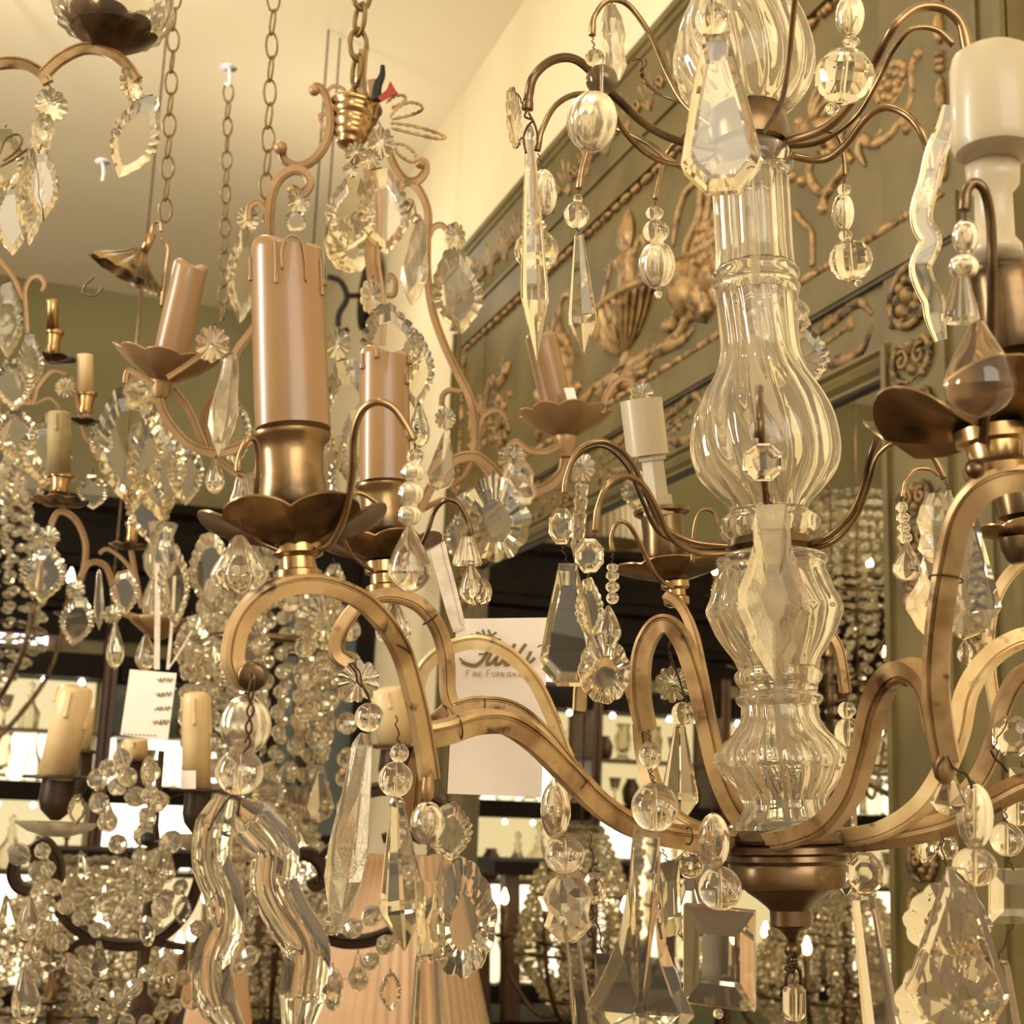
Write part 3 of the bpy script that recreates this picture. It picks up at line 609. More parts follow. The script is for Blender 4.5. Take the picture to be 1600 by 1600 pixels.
# drip ridge that arches over the front of the sleeve
m = M(); a_, u_, w_ = axes(UPA)
tube(m, [bA+a_*(hA*z)+u_*(59.2*s_*math.cos(ca+t))+w_*(59.2*s_*math.sin(ca+t)) for t, z in ((-.12, .80), (-.12, .90), (.0, .965), (.22, .98), (.42, .95), (.5, .84), (.5, .74))], 2.2*s_, 6, 5); put('wax_drip', m, 'wax', ch)
def socket(base, axis, s, rows, mt='aged_brass', parent=None, name='candle_cup'):
    m = M(); lathe(m, base, [(z*s, r*s) for z, r in rows], 40, axis=axis); return put(name, m, mt, parent or ch, auto=math.radians(40))
bC = P(459, 800, dA)
socket(bC, UPA, s_, [(0, 38), (4, 50), (12, 54), (30, 53), (60, 49), (90, 49), (108, 53), (114, 60), (124, 63), (132, 60), (134, 54), (120, 52)])
bobeche(P(460, 848, dA), 148*s_, 46*s_, 7, 'aged_brass', UPA, amp=.10, cup=.006)
socket(P(467, 912, dA), UPA, s_, [(0, 34), (3, 38), (18, 37), (22, 27), (40, 27), (44, 38), (46, 40), (64, 40), (67, 36), (70, 18)], 'brass_bright', name='candle_cup_stem')
round_arm('candle_hook', [(645, 688, .735), (636, 668, .735), (615, 638, .735), (590, 628, .735), (566, 642, .74), (553, 680, .745), (550, 740, .75), (540, 800, .76), (518, 846, .775), (500, 858, .785)], 12, 'aged_brass', tip=True)
round_arm('candle_hook', [(372, 738, .745), (374, 715, .745), (386, 688, .745), (398, 688, .75), (403, 712, .755), (401, 760, .76), (396, 800, .77), (400, 840, .78), (440, 862, .785)], 9, 'aged_brass', tip=True)
round_arm('candle_hook', [(600, 792, .84), (560, 770, .84), (535, 790, .83), (520, 830, .82), (505, 855, .80)], 8, 'aged_brass')
# candle B
dB = 1.04; sB = sz(1, dB); bB = P(602, 755, dB)
candle('candle_sleeve', bB, UPB, 40*sB, 213*sB, 'wax', ch, [(ca-.35, 208*sB, 192*sB, 4*sB), (ca+1.0, 170*sB, 155*sB, 4*sB), (ca+1.2, 205*sB, 190*sB, 5*sB), (ca-1.1, 205*sB, 180*sB, 4*sB)])
socket(P(602, 840, dB), UPA, sB, [(0, 26), (4, 34), (12, 38), (40, 35), (62, 35), (72, 38), (77, 43), (84, 44), (90, 41), (90, 37), (80, 36)])
bobeche(P(600, 872, dB), 98*sB, 26*sB, 8, 'aged_brass', UPA)
socket(P(600, 928, dB), UPA, sB, [(0, 22), (3, 28), (12, 28), (16, 20), (30, 20), (33, 28), (50, 28), (53, 12)], 'brass_bright', name='candle_cup_stem')
round_arm('candle_hook', [(736, 836, .99), (730, 812, .99), (715, 786, .99), (696, 782, .99), (678, 800, 1.0), (665, 838, 1.0), (640, 880, 1.01), (612, 888, 1.02)], 8, 'brass_dark', tip=True)
round_arm('candle_hook', [(505, 838, 1.0), (512, 820, 1.0), (530, 830, 1.0), (552, 868, 1.01), (582, 892, 1.02)], 7, 'aged_brass')
# candle C : opened white plastic socket cover
dC = 1.30; sC = sz(1, dC); tC = Vector((-.11, 0, 1)); bCc = P(1030, 805, dC)
tCw = (P(1010, 640, dC)-P(1030, 805, dC)).normalized()
m = M(); lathe(m, bCc, [(0, 26*sC), (2*sC, 27*sC), (30*sC, 26*sC), (31*sC, 20*sC), (85*sC, 19*sC), (86*sC, 24*sC), (100*sC, 24*sC), (101*sC, 20*sC), (120*sC, 18*sC)], 6, axis=tCw); put('lamp_socket', m, 'plastic_white', ch, smooth=False)
m = M(); bx = P(1012, 712, dC)
vs = []; arc = [ca-1.7+3.6*i/20 for i in range(21)]
a2, u2, w2 = axes(tCw)
for z in (0, 88):
    for rr in (33, 30.5):
        for t in arc: vs.append(bx+a2*(z*sC)+u2*(rr*sC*math.cos(t))+w2*(rr*sC*math.sin(t)))
k = 21
fs = [(i, i+1, 2*k+i+1, 2*k+i) for i in range(k-1)]+[(k+i, 3*k+i, 3*k+i+1, k+i+1) for i in range(k-1)]+[(2*k+i, 2*k+i+1, 3*k+i+1, 3*k+i) for i in range(k-1)]+[(i, k+i, k+i+1, i+1) for i in range(k-1)]+[(0, 2*k, 3*k, k), (k-1, 2*k-1, 4*k-1, 3*k-1)]
m.add(vs, fs); put('socket_cover', m, 'plastic_white', ch, auto=math.radians(40))['label'] = 'white plastic socket cover'
socket(P(1042, 885, dC), UPA, sC, [(0, 22), (6, 32), (18, 36), (50, 33), (78, 34), (84, 44), (90, 45), (92, 36), (84, 32)], 'brass_dark')
bobeche(P(1052, 905, dC), 92*sC, 22*sC, 6, 'aged_brass', UPA, amp=.08, cup=.003)
socket(P(1058, 948, dC), UPA, sC, [(0, 14), (4, 20), (14, 20), (17, 15), (26, 15), (30, 22), (40, 22), (42, 12)], 'brass_bright', name='candle_cup_stem')
round_arm('candle_hook', [(957, 862, 1.22), (955, 838, 1.22), (966, 816, 1.22), (984, 822, 1.22), (1004, 858, 1.23), (1026, 900, 1.24), (1050, 918, 1.26)], 7, 'aged_brass', tip=True)
# candle D : near white plastic sleeve at the right border
dD = .70; sD = sz(1, dD)
m = M(); lathe(m, P(1556, 245, dD), [(0, 46*sD), (6*sD, 60*sD), (20*sD, 66*sD), (150*sD, 66*sD), (168*sD, 62*sD), (178*sD, 48*sD), (182*sD, 8*sD), (194*sD, 7*sD), (196*sD, 3*sD)], 40); put('socket_cover', m, 'plastic_white', ch, auto=math.radians(40))['label'] = 'milky white plastic candle cap'
m = M(); lathe(m, P(1556, 405, dD), [(0, 42*sD), (20*sD, 40*sD), (34*sD, 30*sD), (110*sD, 29*sD), (125*sD, 40*sD), (165*sD, 42*sD)], 32); put('lamp_socket', m, 'plastic_white', ch)
socket(P(1585, 560, .71), UPA, sz(1, .71), [(0, 30), (8, 48), (30, 54), (90, 52), (125, 50), (135, 55), (150, 60), (156, 58), (156, 46), (146, 44)], 'brass_dark')
bobeche(P(1578, 668, .72), 225*sz(1, .72), 52*sz(1, .72), 7, 'aged_brass', UPA, amp=.14, cup=.012)
socket(P(1562, 752, .71), UPA, sz(1, .71), [(0, 36), (6, 52), (22, 54), (28, 46), (34, 42), (58, 44), (62, 58), (82, 60), (86, 40)], 'brass_bright', name='candle_cup_stem')
m = M(); ball(m, P(1523, 733, .685), 16*sz(1, .685)); put('stem_knob', m, 'brass_dark', ch)
round_arm('candle_hook', [(1506, 330, .66), (1510, 300, .66), (1522, 286, .66), (1538, 298, .66), (1548, 345, .665), (1550, 420, .67), (1548, 520, .68), (1540, 640, .69), (1535, 690, .70)], 16, 'brass_dark', tip=True)
# candle E : far candle cup at the right border
dE = 1.2; sE = sz(1, dE)
socket(P(1598, 812, dE), UPA, sE, [(0, 26), (6, 36), (40, 40), (60, 38)], 'brass_dark')
bobeche(P(1600, 836, dE), 75*sE, 14*sE, 7, 'brass_bright', UPA)
socket(P(1592, 880, dE), UPA, sE, [(0, 12), (6, 18), (24, 26), (40, 28), (42, 14)], 'brass_dark', name='candle_cup_stem')
# ================================================================== CRYSTAL SHAPES (unit: z 0..-1, width 1)
def u_lathe(prof, n=20, rad=None, hole=.05, ell=1.0):
    """prof (z,r) top->bottom; drilled through"""
    m = M()
    if hole: prof = [(prof[0][0], hole)]+prof+[(prof[-1][0], hole), (prof[0][0], hole)]
    lathe(m, (0, 0, 0), prof, n, caps=not hole, rad=rad, ell=ell); return m
def gem2d(outline, t=.14, k=(.86, .58), cen=None, e=.35):
    """flat cut gem from an outline in (x,z): rim, bevel ring, table"""
    n = len(outline); cx = sum(p[0] for p in outline)/n if cen is None else cen[0]; cz = sum(p[1] for p in outline)/n if cen is None else cen[1]
    m = M(); rings = []
    def ring(s, y): return [(cx+(x-cx)*s, y, cz+(z-cz)*s) for x, z in outline]
    seq = [ring(k[1], -t), ring(k[0], -t*.7), ring(1, -t*e), ring(1, t*e), ring(k[0], t*.7), ring(k[1], t)]
    vs = [v for r in seq for v in r]
    fs = [(i*n+j, i*n+(j+1) % n, (i+1)*n+(j+1) % n, (i+1)*n+j) for i in range(5) for j in range(n)]
    fs += [tuple(range(n))[::-1], tuple(5*n+j for j in range(n))]
    return m.add(vs, fs)
def leaf_outline(n=40, scal=9, amp=.045, wide=.62, neck=.16):
    pts = []
    for i in range(n):
        t = i/n; side = 1 if t < .5 else -1; s = t*2 if t < .5 else (1-t)*2   # s 0 top .. 1 tip
        w = neck*(1-s)**.6 + math.sin(PI*min(1, max(0, s))**(.62+wide*.75))*.46 if s < 1 else 0
        w = max(w, .015); w *= 1+amp*2*(abs(math.sin(scal*PI*s))-.5)
        pts.append((side*w, -s))
    return pts
def kite_outline(wide=.74, top=.14): return [(-top, 0), (top, 0), (.5, -wide), (0, -1), (-.5, -wide)]
UN = {}
def unit(kind):
    if kind in UN: return UN[kind]
    sm = True; mt = 'crystal'; auto = math.radians(32)
    sph = lambda n: [(-.5+.5*math.cos(PI*(.03+.94*i/n)), .5*math.sin(PI*(.03+.94*i/n))) for i in range(n+1)]
    if kind == 'ball': m = u_lathe(sph(14), 24, hole=.035)
    elif kind == 'fball': m = u_lathe([(-.02, .12), (-.10, .30), (-.28, .45), (-.5, .5), (-.72, .45), (-.90, .30), (-.98, .12)], 10, rad=lambda t, i, z, r: (r, z), hole=.045); sm = False
    elif kind == 'bead': m = u_lathe([(0, .2), (-.28, .46), (-.5, .5), (-.72, .46), (-1, .2)], 8, hole=.06); sm = False
    elif kind == 'tinybead': m = u_lathe([(0, .2), (-.3, .47), (-.7, .47), (-1, .2)], 6, hole=0); sm = False
    elif kind == 'oval': m = u_lathe(sph(12), 20, hole=.06, ell=.9)
    elif kind == 'melon': m = u_lathe(sph(14), 56, rad=lambda t, i, z, r: (r*(1+.10*(abs(math.cos(3.5*t))-.5)), z) if 0 < i < 16 else (r, z), hole=.05); mt = 'rock_crystal'
    elif kind == 'pear': m = u_lathe([(0, .03), (-.02, .09), (-.10, .15), (-.22, .24), (-.36, .35), (-.52, .45), (-.66, .5), (-.79, .46), (-.90, .34), (-.97, .18), (-1, .03)], 28, hole=0)
    elif kind == 'flutedpear': m = u_lathe([(0, .05), (-.05, .12), (-.15, .18), (-.3, .28), (-.5, .42), (-.66, .5), (-.8, .45), (-.92, .3), (-1, .08)], 60, rad=lambda t, i, z, r: (r*(1+.13*(abs(math.cos(5*t))-.5)), z), hole=0)
    elif kind == 'spear': m = u_lathe([(0, .10), (-.03, .17), (-.06, .17), (-.68, .5), (-.74, .5), (-1, .02)], 8, hole=0, ell=.55); sm = False
    elif kind == 'roughspear': m = u_lathe([(0, .12), (-.06, .26), (-.3, .38), (-.55, .5), (-.72, .47), (-.88, .3), (-1, .02)], 7, hole=0, ell=.55, rad=lambda t, i, z, r: (r*(1+.08*math.sin(2.1*i+3*t)), z)); sm = False; mt = 'rock_crystal'
    elif kind == 'prism': m = u_lathe([(0, .12), (-.015, .3), (-.08, .34), (-.86, .5), (-.92, .46), (-1, .02)], 6, hole=0, ell=.6); sm = False
    elif kind == 'coffin': m = gem2d([(-.15, 0), (.15, 0), (.34, -.40), (.5, -.80), (.46, -.86), (.2, -1), (-.2, -1), (-.46, -.86), (-.5, -.80), (-.34, -.40)], .11, (.90, .70), (0, -.62)); sm = False
    elif kind == 'kite': m = gem2d([(-.10, 0), (.10, 0), (.5, -.74), (.33, -.92), (0, -1), (-.33, -.92), (-.5, -.74)], .13, (.84, .10), (0, -.80)); sm = False
    elif kind == 'wishbone': m = gem2d([(-.12, 0), (.12, 0), (.15, -.3), (.22, -.55), (.38, -.76), (.5, -.88), (.34, -.98), (0, -1), (-.34, -.98), (-.5, -.88), (-.38, -.76), (-.22, -.55), (-.15, -.3)], .09, (.74, .12), (0, -.88)); sm = False
    elif kind == 'octagon': m = gem2d([(.5*math.cos(PI/8+i*PI/4)*1.05, -.5+.53*math.sin(PI/8+i*PI/4)) for i in range(8)], .22, (.72, .42), e=.12); sm = False
    elif kind == 'step': m = gem2d([(-.5, 0), (.5, 0), (.5, -1), (-.5, -1)], .15, (.80, .50), e=.5); sm = False
    elif kind == 'lens': m = gem2d([(.5*math.cos(i*PI/6), -.5+.5*math.sin(i*PI/6)) for i in range(12)], .28, (.70, .40), e=.08); sm = False
    elif kind == 'leaf': m = gem2d(leaf_outline(60, 10, .06, .55), .10, (.84, .66), (0, -.58), e=.3); sm = False
    elif kind == 'leafopen': m = gem2d(leaf_outline(52, 8, .08, .7), .09, (.84, .64), (0, -.6), e=.3); sm = False
    elif kind == 'rockleaf': m = gem2d([(x*(1+.05*math.sin(i*1.9)), z) for i, (x, z) in enumerate([(.20, 0), (.24, -.10), (.27, -.22), (.36, -.36), (.44, -.5), (.5, -.62), (.42, -.70), (.30, -.82), (.14, -.94), (0, -1), (-.14, -.92), (-.30, -.80), (-.40, -.70), (-.5, -.60), (-.46, -.48), (-.36, -.36), (-.27, -.22), (-.24, -.10), (-.20, 0)])], .20, (.74, .34), (0, -.52)); mt = 'rock_crystal'; sm = False
    elif kind == 'shell':
        o = []
        for i in range(48):
            t = 2*PI*i/48; r = .5*(1+.07*(abs(math.cos(6*t))-.4)); o.append((r*math.sin(t)*(1-.25*max(0, math.cos(t))), -.5+r*math.cos(t)))
        m = gem2d(o, .12, (.74, .48), (0, -.58)); sm = False
    elif kind == 'rosette':
        o = []
        for i in range(60):
            t = 2*PI*i/60; r = .5*(.80+.20*abs(math.cos(5*t))**.7); o.append((r*math.sin(t), -.5+r*math.cos(t)))
        m = gem2d(o, .20, (.62, .22), (0, -.5), e=.45); auto = math.radians(50)
    elif kind == 'cyl': m = u_lathe([(0, .3), (-.08, .42), (-.12, .46), (-.88, .46), (-.92, .42), (-1, .3)], 12, hole=.08)
    elif kind == 'bell': m = u_lathe([(0, .2), (-.1, .25), (-.3, .3), (-.6, .42), (-.9, .5), (-1, .44)], 60, rad=lambda t, i, z, r: (r*(1+.12*(abs(math.cos(5*t))-.5)), z), hole=.04)
    elif kind == 'rod': m = u_lathe([(0, .3), (-.06, .5), (-.18, .4), (-.24, .5), (-.36, .4), (-.42, .5), (-.54, .4), (-.60, .5), (-.72, .4), (-.78, .48), (-1, .1)], 8, hole=0); sm = False
    elif kind == 'crumble': m = u_lathe([(0, .2), (-.2, .42), (-.4, .5), (-.6, .42), (-.8, .46), (-1, .2)], 9, hole=0, ell=.7, rad=lambda t, i, z, r: (r*(1+.12*math.sin(3.3*i+2*t)), z)); mt = 'rock_crystal'; sm = False
    me = mk_mesh(kind, m, mt, sm)
    if sm: me.set_sharp_from_angle(angle=auto)
    UN[kind] = me; return me
FARM = {}
def far_unit(kind):
    if kind not in FARM:
        me = unit(kind).copy(); me.materials.clear(); me.materials.append(MAT['crystal_far']); FARM[kind] = me
    return FARM[kind]
PART = dict(ball='ball_bead', fball='faceted_ball', bead='bead', tinybead='bead', oval='oval_bead', melon='fluted_bead', pear='teardrop', flutedpear='fluted_teardrop', spear='spear_prism', roughspear='spear_prism', prism='long_prism', coffin='cut_drop', kite='cut_drop', wishbone='cut_drop', octagon='octagon_bead', step='step_cut_plate', lens='lens_bead', leaf='leaf_plate', leafopen='leaf_plate', rockleaf='rock_crystal_leaf', shell='shell_plate', rosette='rosette', cyl='cylinder_bead', bell='fluted_bell', rod='notched_rod', crumble='rough_bead')
def piece(kind, parent, cx, y0, y1, w, d, lean=0, yaw=0, far=False, thick=1.0):
    a = P(cx-lean/2, y0, d); b = P(cx+lean/2, y1, d)
    # hang the piece from a towards b; build an orthonormal frame whose y axis faces the camera, turned by yaw
    L = (b-a).length; zax = (a-b).normalized(); v = (a-CAM).normalized(); xax = v.cross(zax).normalized(); yax = zax.cross(xax).normalized()
    c, s = math.cos(math.radians(yaw)), math.sin(math.radians(yaw)); xa = xax*c+yax*s; ya = yax*c-xax*s
    o = bpy.data.objects.new(PART[kind], far_unit(kind) if far else unit(kind)); COL.objects.link(o)
    ww = sz(w, d); mt = Matrix((xa, ya, zax)).transposed().to_4x4() @ Matrix.Diagonal((ww, ww*thick, L, 1))
    mt.translation = a-(wloc(parent) if parent else Vector())
    o.parent = parent; o.matrix_local = mt
    return a, b
def wire(m, a, b, r=.00045, sag=0.0):
    L = (b-a).length
    if L < 1e-4: return
    k = 6; pts = [a+(b-a)*(i/k)+RGT*(math.sin(i*2.2)*min(.0012, L*.12)) for i in range(k+1)]
    sweep(m, pts, circ(r, 5))
def loop(m, c, r, rr=.0005):
    sweep(m, [c+RGT*(r*math.cos(t))+UPV*(r*math.sin(t)) for t in [i*2*PI/12 for i in range(12)]], circ(rr, 5), closed=True)
def pendant(label, d, pcs, hook=None, group=None, cat='crystal pendant', name='crystal_pendant', far=False, wr=.00055):
    f = pcs[0]; top = P(*(hook or (f[1]-(f[5] if len(f) > 5 else 0)/2, f[2])), d)
    t = thing(name, label, cat, top, group); m = M(); prev = top; dy = d
    for f in pcs:
        kind, cx, y0, y1, w = f[:5]; lean = f[5] if len(f) > 5 else 0; yaw = f[6] if len(f) > 6 else 0; th = f[7] if len(f) > 7 else 1.0
        dd = f[8] if len(f) > 8 else d
        a, b = piece(kind, t, cx, y0, y1, w, dd, lean, yaw, far, th)
        if (prev-a).length > .0006 and not far: m = M(); wire(m, prev, a, wr); put('hanging_wire', m, 'wire', t)
        prev = b
    return t
def ribbon(parent, pts, w, d, t=.0035, name='wavy_plate', widths=None, mt='crystal'):
    q = smooth_path([P(x, y, d) for x, y in pts], 10); ww = sz(w, d)/2; n = len(q)
    sc = lambda s: (1.0 if widths is None else widths[0]+(widths[1]-widths[0])*s)*(.55+.45*min(1, s*9, (1-s)*9))
    m = M(); sweep(m, q, [(-ww, -t*.3), (-ww*.6, -t), (ww*.6, -t), (ww, -t*.3), (ww, t*.3), (ww*.6, t), (-ww*.6, t), (-ww, t*.3)], nrm=FWD, scale=sc)
    return put(name, m, mt, parent, auto=math.radians(35))
# ================================================================== PENDANTS OF THE MAIN CHANDELIER
PG = 'crystal pendants on the large brass chandelier'
def mp(label, d, pcs, hook=None): return pendant(label, d, pcs, hook, PG)
mp('long narrow flat glass spear hanging from the leftmost upper arm, flower bead beside it', .98, [('rosette', 803, 136, 232, 46, 6, 68), ('spear', 833, 196, 562, 46, 12, 20)], (825, 172))
mp('oval bead, tiny bead and faceted ball hung before the cream wall beside the long spear', 1.02, [('oval', 851, 264, 336, 40, 4), ('tinybead', 847, 344, 358, 15), ('fball', 838, 357, 426, 70)], (840, 240))
mp('two round beads above a plump fluted oval bead, left of the big flat drop', 1.0, [('ball', 929, 77, 104, 32), ('ball', 940, 101, 149, 50), ('melon', 926, 142, 238, 78, -6)], (925, 58))
mp('wavy glass bar hanging high against the wall behind the two round beads', 1.15, [('crumble', 958, 8, 126, 40, 8)], (956, 4))
mp('round bead over a pale faceted spear hanging before the olive frieze', 1.08, [('tinybead', 903, 304, 317, 16), ('ball', 901, 315, 357, 40), ('spear', 908, 362, 552, 46, 8)], (905, 298))
mp('small ball, larger ball and fluted oval bead before the gilded urn and griffin', 1.12, [('ball', 1023, 322, 345, 28), ('ball', 1025, 343, 381, 42), ('melon', 1027, 377, 452, 56), ('bead', 1029, 453, 466, 12)], (1024, 314))
mp('big flat cut glass drop with round bead, hanging highest before the glass column', .80, [('ball', 1113, 4, 60, 54), ('coffin', 1124, 52, 304, 128, 12, 10)], (1112, -10))
mp('oval bead, small bead and large faceted ball left of the white plastic candle top', .93, [('oval', 1328, -10, 59, 45), ('bead', 1330, 56, 77, 27), ('fball', 1319, 75, 163, 94, -10), ('bead', 1300, 160, 181, 24)], (1328, -20))
mp('slim oval bead above a faceted ball hanging before the plain olive panel', 1.12, [('ball', 1319, 287, 306, 21), ('oval', 1317, 302, 363, 35), ('ball', 1321, 359, 377, 21), ('fball', 1329, 373, 440, 68, 6), ('tinybead', 1341, 436, 448, 12)], (1320, 276))
t = mp('wavy edged cream glass plate hanging left of the white plastic candle', 1.0, [('ball', 1452, 277, 296, 17), ('oval', 1446, 292, 331, 29)], (1453, 270))
ribbon(t, [(1482, 165), (1476, 205), (1462, 240), (1452, 285), (1440, 325), (1442, 352), (1454, 374), (1446, 396), (1438, 418), (1446, 446), (1458, 470), (1462, 500), (1470, 532)], 36, .96)
mp('glass beads over a large smooth teardrop hooked on the near right candle', .66, [('oval', 1508, 342, 398, 40), ('oval', 1506, 396, 438, 46), ('bell', 1502, 432, 505, 52), ('pear', 1530, 500, 652, 112, 6)], (1507, 332))
mp('scalloped glass leaf half hidden behind the right side of the fluted column', 1.19, [('crumble', 1243, 468, 520, 46, 8), ('leafopen', 1252, 505, 612, 74, 4)], (1238, 460))
mp('octagonal bead over a tall cut drop hanging left of the open plastic socket', .98, [('octagon', 877, 793, 851, 40), ('coffin', 888, 880, 1072, 92, 2, -8)], (882, 774))
mp('eight sided bead with a scalloped glass leaf hanging from a copper coloured arm', .97, [('octagon', 921, 841, 896, 46), ('leafopen', 921, 902, 1000, 44, 6, 30), ('shell', 944, 990, 1098, 84, 10, 20)], (932, 834))
mp('short string of small round beads ending in a clear pear beside the copper hook', 1.15, [('ball', 957, 880, 893, 19), ('bead', 957, 891, 908, 21), ('ball', 957, 908, 926, 22), ('ball', 957, 925, 944, 20), ('pear', 951, 946, 1010, 40)], (957, 864))
mp('very bright rough crystal leaf with faceted bead in front of the glass urn', .80, [('octagon', 1193, 692, 752, 66), ('rockleaf', 1208, 788, 1064, 112, 6)], (1188, 684))
mp('four little beads and a smooth teardrop before the olive pilaster', .97, [('bead', 1409, 784, 801, 19), ('bead', 1411, 800, 818, 21), ('bead', 1412, 817, 833, 21), ('bead', 1414, 831, 849, 23), ('pear', 1417, 848, 909, 45)], (1409, 778))
mp('big kite shaped drop behind the near right arm with a small diamond bead above', .95, [('kite', 1482, 765, 818, 30), ('kite', 1508, 795, 1000, 112, -6, 12)], (1476, 750))
mp('wavy scalloped glass plate showing at the left edge of the near right arm', .92, [('crumble', 1462, 770, 880, 56), ('rockleaf', 1462, 870, 1008, 92)], (1470, 762))
mp('small star cut drop below the kite shaped drop by the near right arm', 1.0, [('lens', 1530, 1000, 1050, 46), ('pear', 1512, 995, 1038, 34)], (1520, 992))
t = mp('twisted wire with ribbed bead, glass ball and long wavy glass plates on the left scroll', .76, [('melon', 385, 1086, 1178, 78), ('ball', 374, 1170, 1242, 74)], (395, 1068))
ribbon(t, [(352, 1246), (334, 1300), (332, 1350), (350, 1400), (352, 1450), (334, 1500), (338, 1560), (372, 1620)], 62, .75)
ribbon(t, [(372, 1262), (400, 1290), (430, 1330), (428, 1380), (450, 1430), (478, 1480), (474, 1540), (462, 1620)], 74, .77)
mp('flat oval plate over a long straight glass bar below the left arm junction', .84, [('oval', 668, 1252, 1320, 54), ('step', 672, 1336, 1500, 46, 4, 20), ('prism', 668, 1490, 1640, 58)], (670, 1218))
mp('scallop edged shell plate hanging right of the long straight glass bar', .88, [('leafopen', 704, 1254, 1346, 68, 4, 30), ('shell', 722, 1342, 1524, 116, 4, 25)], (690, 1230))
mp('two clear balls over a kite shaped spear left of the arm junction', .95, [('ball', 624, 1162, 1192, 30), ('ball', 618, 1190, 1246, 54), ('spear', 626, 1246, 1486, 72, 12, 10)], (618, 1118))
mp('fluted rosette, round bead and long slanting rough spear on the second scroll', 1.0, [('rosette', 560, 1030, 1097, 68), ('ball', 577, 1098, 1144, 46), ('roughspear', 548, 1146, 1462, 64, -44)], (545, 1040))
mp('oval bead and flattened ball over rough crystal, hanging under the gilt bars', .96, [('oval', 868, 1221, 1311, 48), ('ball', 882, 1307, 1364, 64), ('crumble', 888, 1360, 1470, 78), ('prism', 905, 1466, 1640, 34, 20)], (876, 1205))
mp('bright lens bead with kinked wire over a slim glass bar', 1.0, [('lens', 929, 1362, 1413, 40), ('step', 940, 1490, 1640, 24, -4)], (921, 1302))
mp('flattened clear ball over the widest wishbone shaped cut drop', .90, [('ball', 1016, 1158, 1202, 36), ('ball', 1023, 1223, 1300, 74), ('wishbone', 1004, 1290, 1620, 170, -12)], (1012, 1140))
mp('narrow step cut plate seen edge on between two larger drops', 1.0, [('step', 1046, 1346, 1462, 44, 4, 45)], (1034, 1326))
mp('oval and round beads over a large rectangular step cut plate', .92, [('oval', 1116, 1270, 1356, 50, 4), ('ball', 1125, 1354, 1422, 68), ('step', 1124, 1418, 1572, 112, 0, -14), ('ball', 1122, 1576, 1592, 16)], (1108, 1256))
mp('octagonal bead over a long slanting prism right of the brass dish', .95, [('octagon', 1351, 1331, 1400, 58), ('prism', 1366, 1400, 1640, 60, 34, 15)], (1350, 1318))
t = mp('short glass cylinder bead on black wire below the brass finial', 1.0, [('cyl', 1241, 1541, 1592, 40)], (1237, 1500))
mp('diamond shaped bead hanging at the tip of the near right arm', .74, [('kite', 1483, 1200, 1274, 54)], (1476, 1180))
mp('oval bead and flattened ball over the biggest kite shaped drop', .76, [('oval', 1523, 1224, 1327, 56), ('ball', 1523, 1324, 1384, 68), ('kite', 1496, 1356, 1620, 158, 0, 10)], (1512, 1215))
mp('round edged scalloped plate behind the biggest kite shaped drop', .84, [('shell', 1480, 1378, 1500, 130), ('shell', 1478, 1490, 1640, 150)], (1470, 1300))
mp('round bead over a square step cut plate at the lower right edge', .95, [('ball', 1573, 1285, 1338, 52), ('step', 1583, 1358, 1442, 74, 0, 20), ('prism', 1566, 1500, 1640, 52, 14)], (1570, 1260))
mp('pale octagonal crystal wired beside the greenish gilt arm', 1.0, [('octagon', 1581, 1118, 1182, 60)], (1550, 1170))
mp('small cut bead hanging behind the near right diamond bead', 1.05, [('octagon', 1447, 1306, 1348, 40, 0, 40), ('lens', 1480, 1305, 1345, 34)], (1450, 1300))
mp('string of round fluted beads with large fluted teardrop on the tallest candle hook', .74, [('ball', 649, 700, 726, 27), ('melon', 645, 723, 754, 36), ('melon', 642, 752, 792, 40), ('melon', 640, 788, 822, 36), ('pear', 640, 822, 926, 70)], (648, 692))
mp('fluted bell bead and clear fluted teardrop below the left edge of the tallest candle pan', .76, [('bell', 379, 746, 800, 44), ('flutedpear', 374, 836, 928, 84)], (372, 742))
mp('notched bell bead and smooth teardrop hooked beside the paper tag ribbon', .98, [('bell', 730, 838, 884, 44), ('pear', 738, 880, 946, 44, 6), ('lens', 752, 902, 948, 34)], (736, 836))
mp('two round beads over a clear prism behind the glass vase', 1.18, [('ball', 1323, 1096, 1123, 28), ('ball', 1326, 1121, 1167, 44), ('prism', 1322, 1172, 1400, 40)], (1321, 1084))
mp('ribbed rosette, round bead and clear spear inside the arched gilt arm', 1.2, [('rosette', 1050, 1040, 1098, 54), ('ball', 1070, 1096, 1132, 42), ('spear', 1062, 1132, 1292, 58)], (1046, 1020))
mp('clear teardrop hanging under the second candle arm', 1.04, [('flutedpear', 615, 936, 1012, 54)], (610, 934))
mp('clear leaf shaped drop tucked beside the glass urn on its left', 1.12, [('leaf', 1132, 890, 960, 36)], (1134, 884))
mp('pale cut drop left of the brass dish behind the oval bead', 1.05, [('lens', 1078, 1330, 1372, 46), ('coffin', 1078, 1372, 1470, 60)], (1082, 1318))
mp('small step cut plate low on the right edge', 1.02, [('step', 1598, 1200, 1250, 40), ('ball', 1590, 1250, 1290, 44)], (1596, 1190))
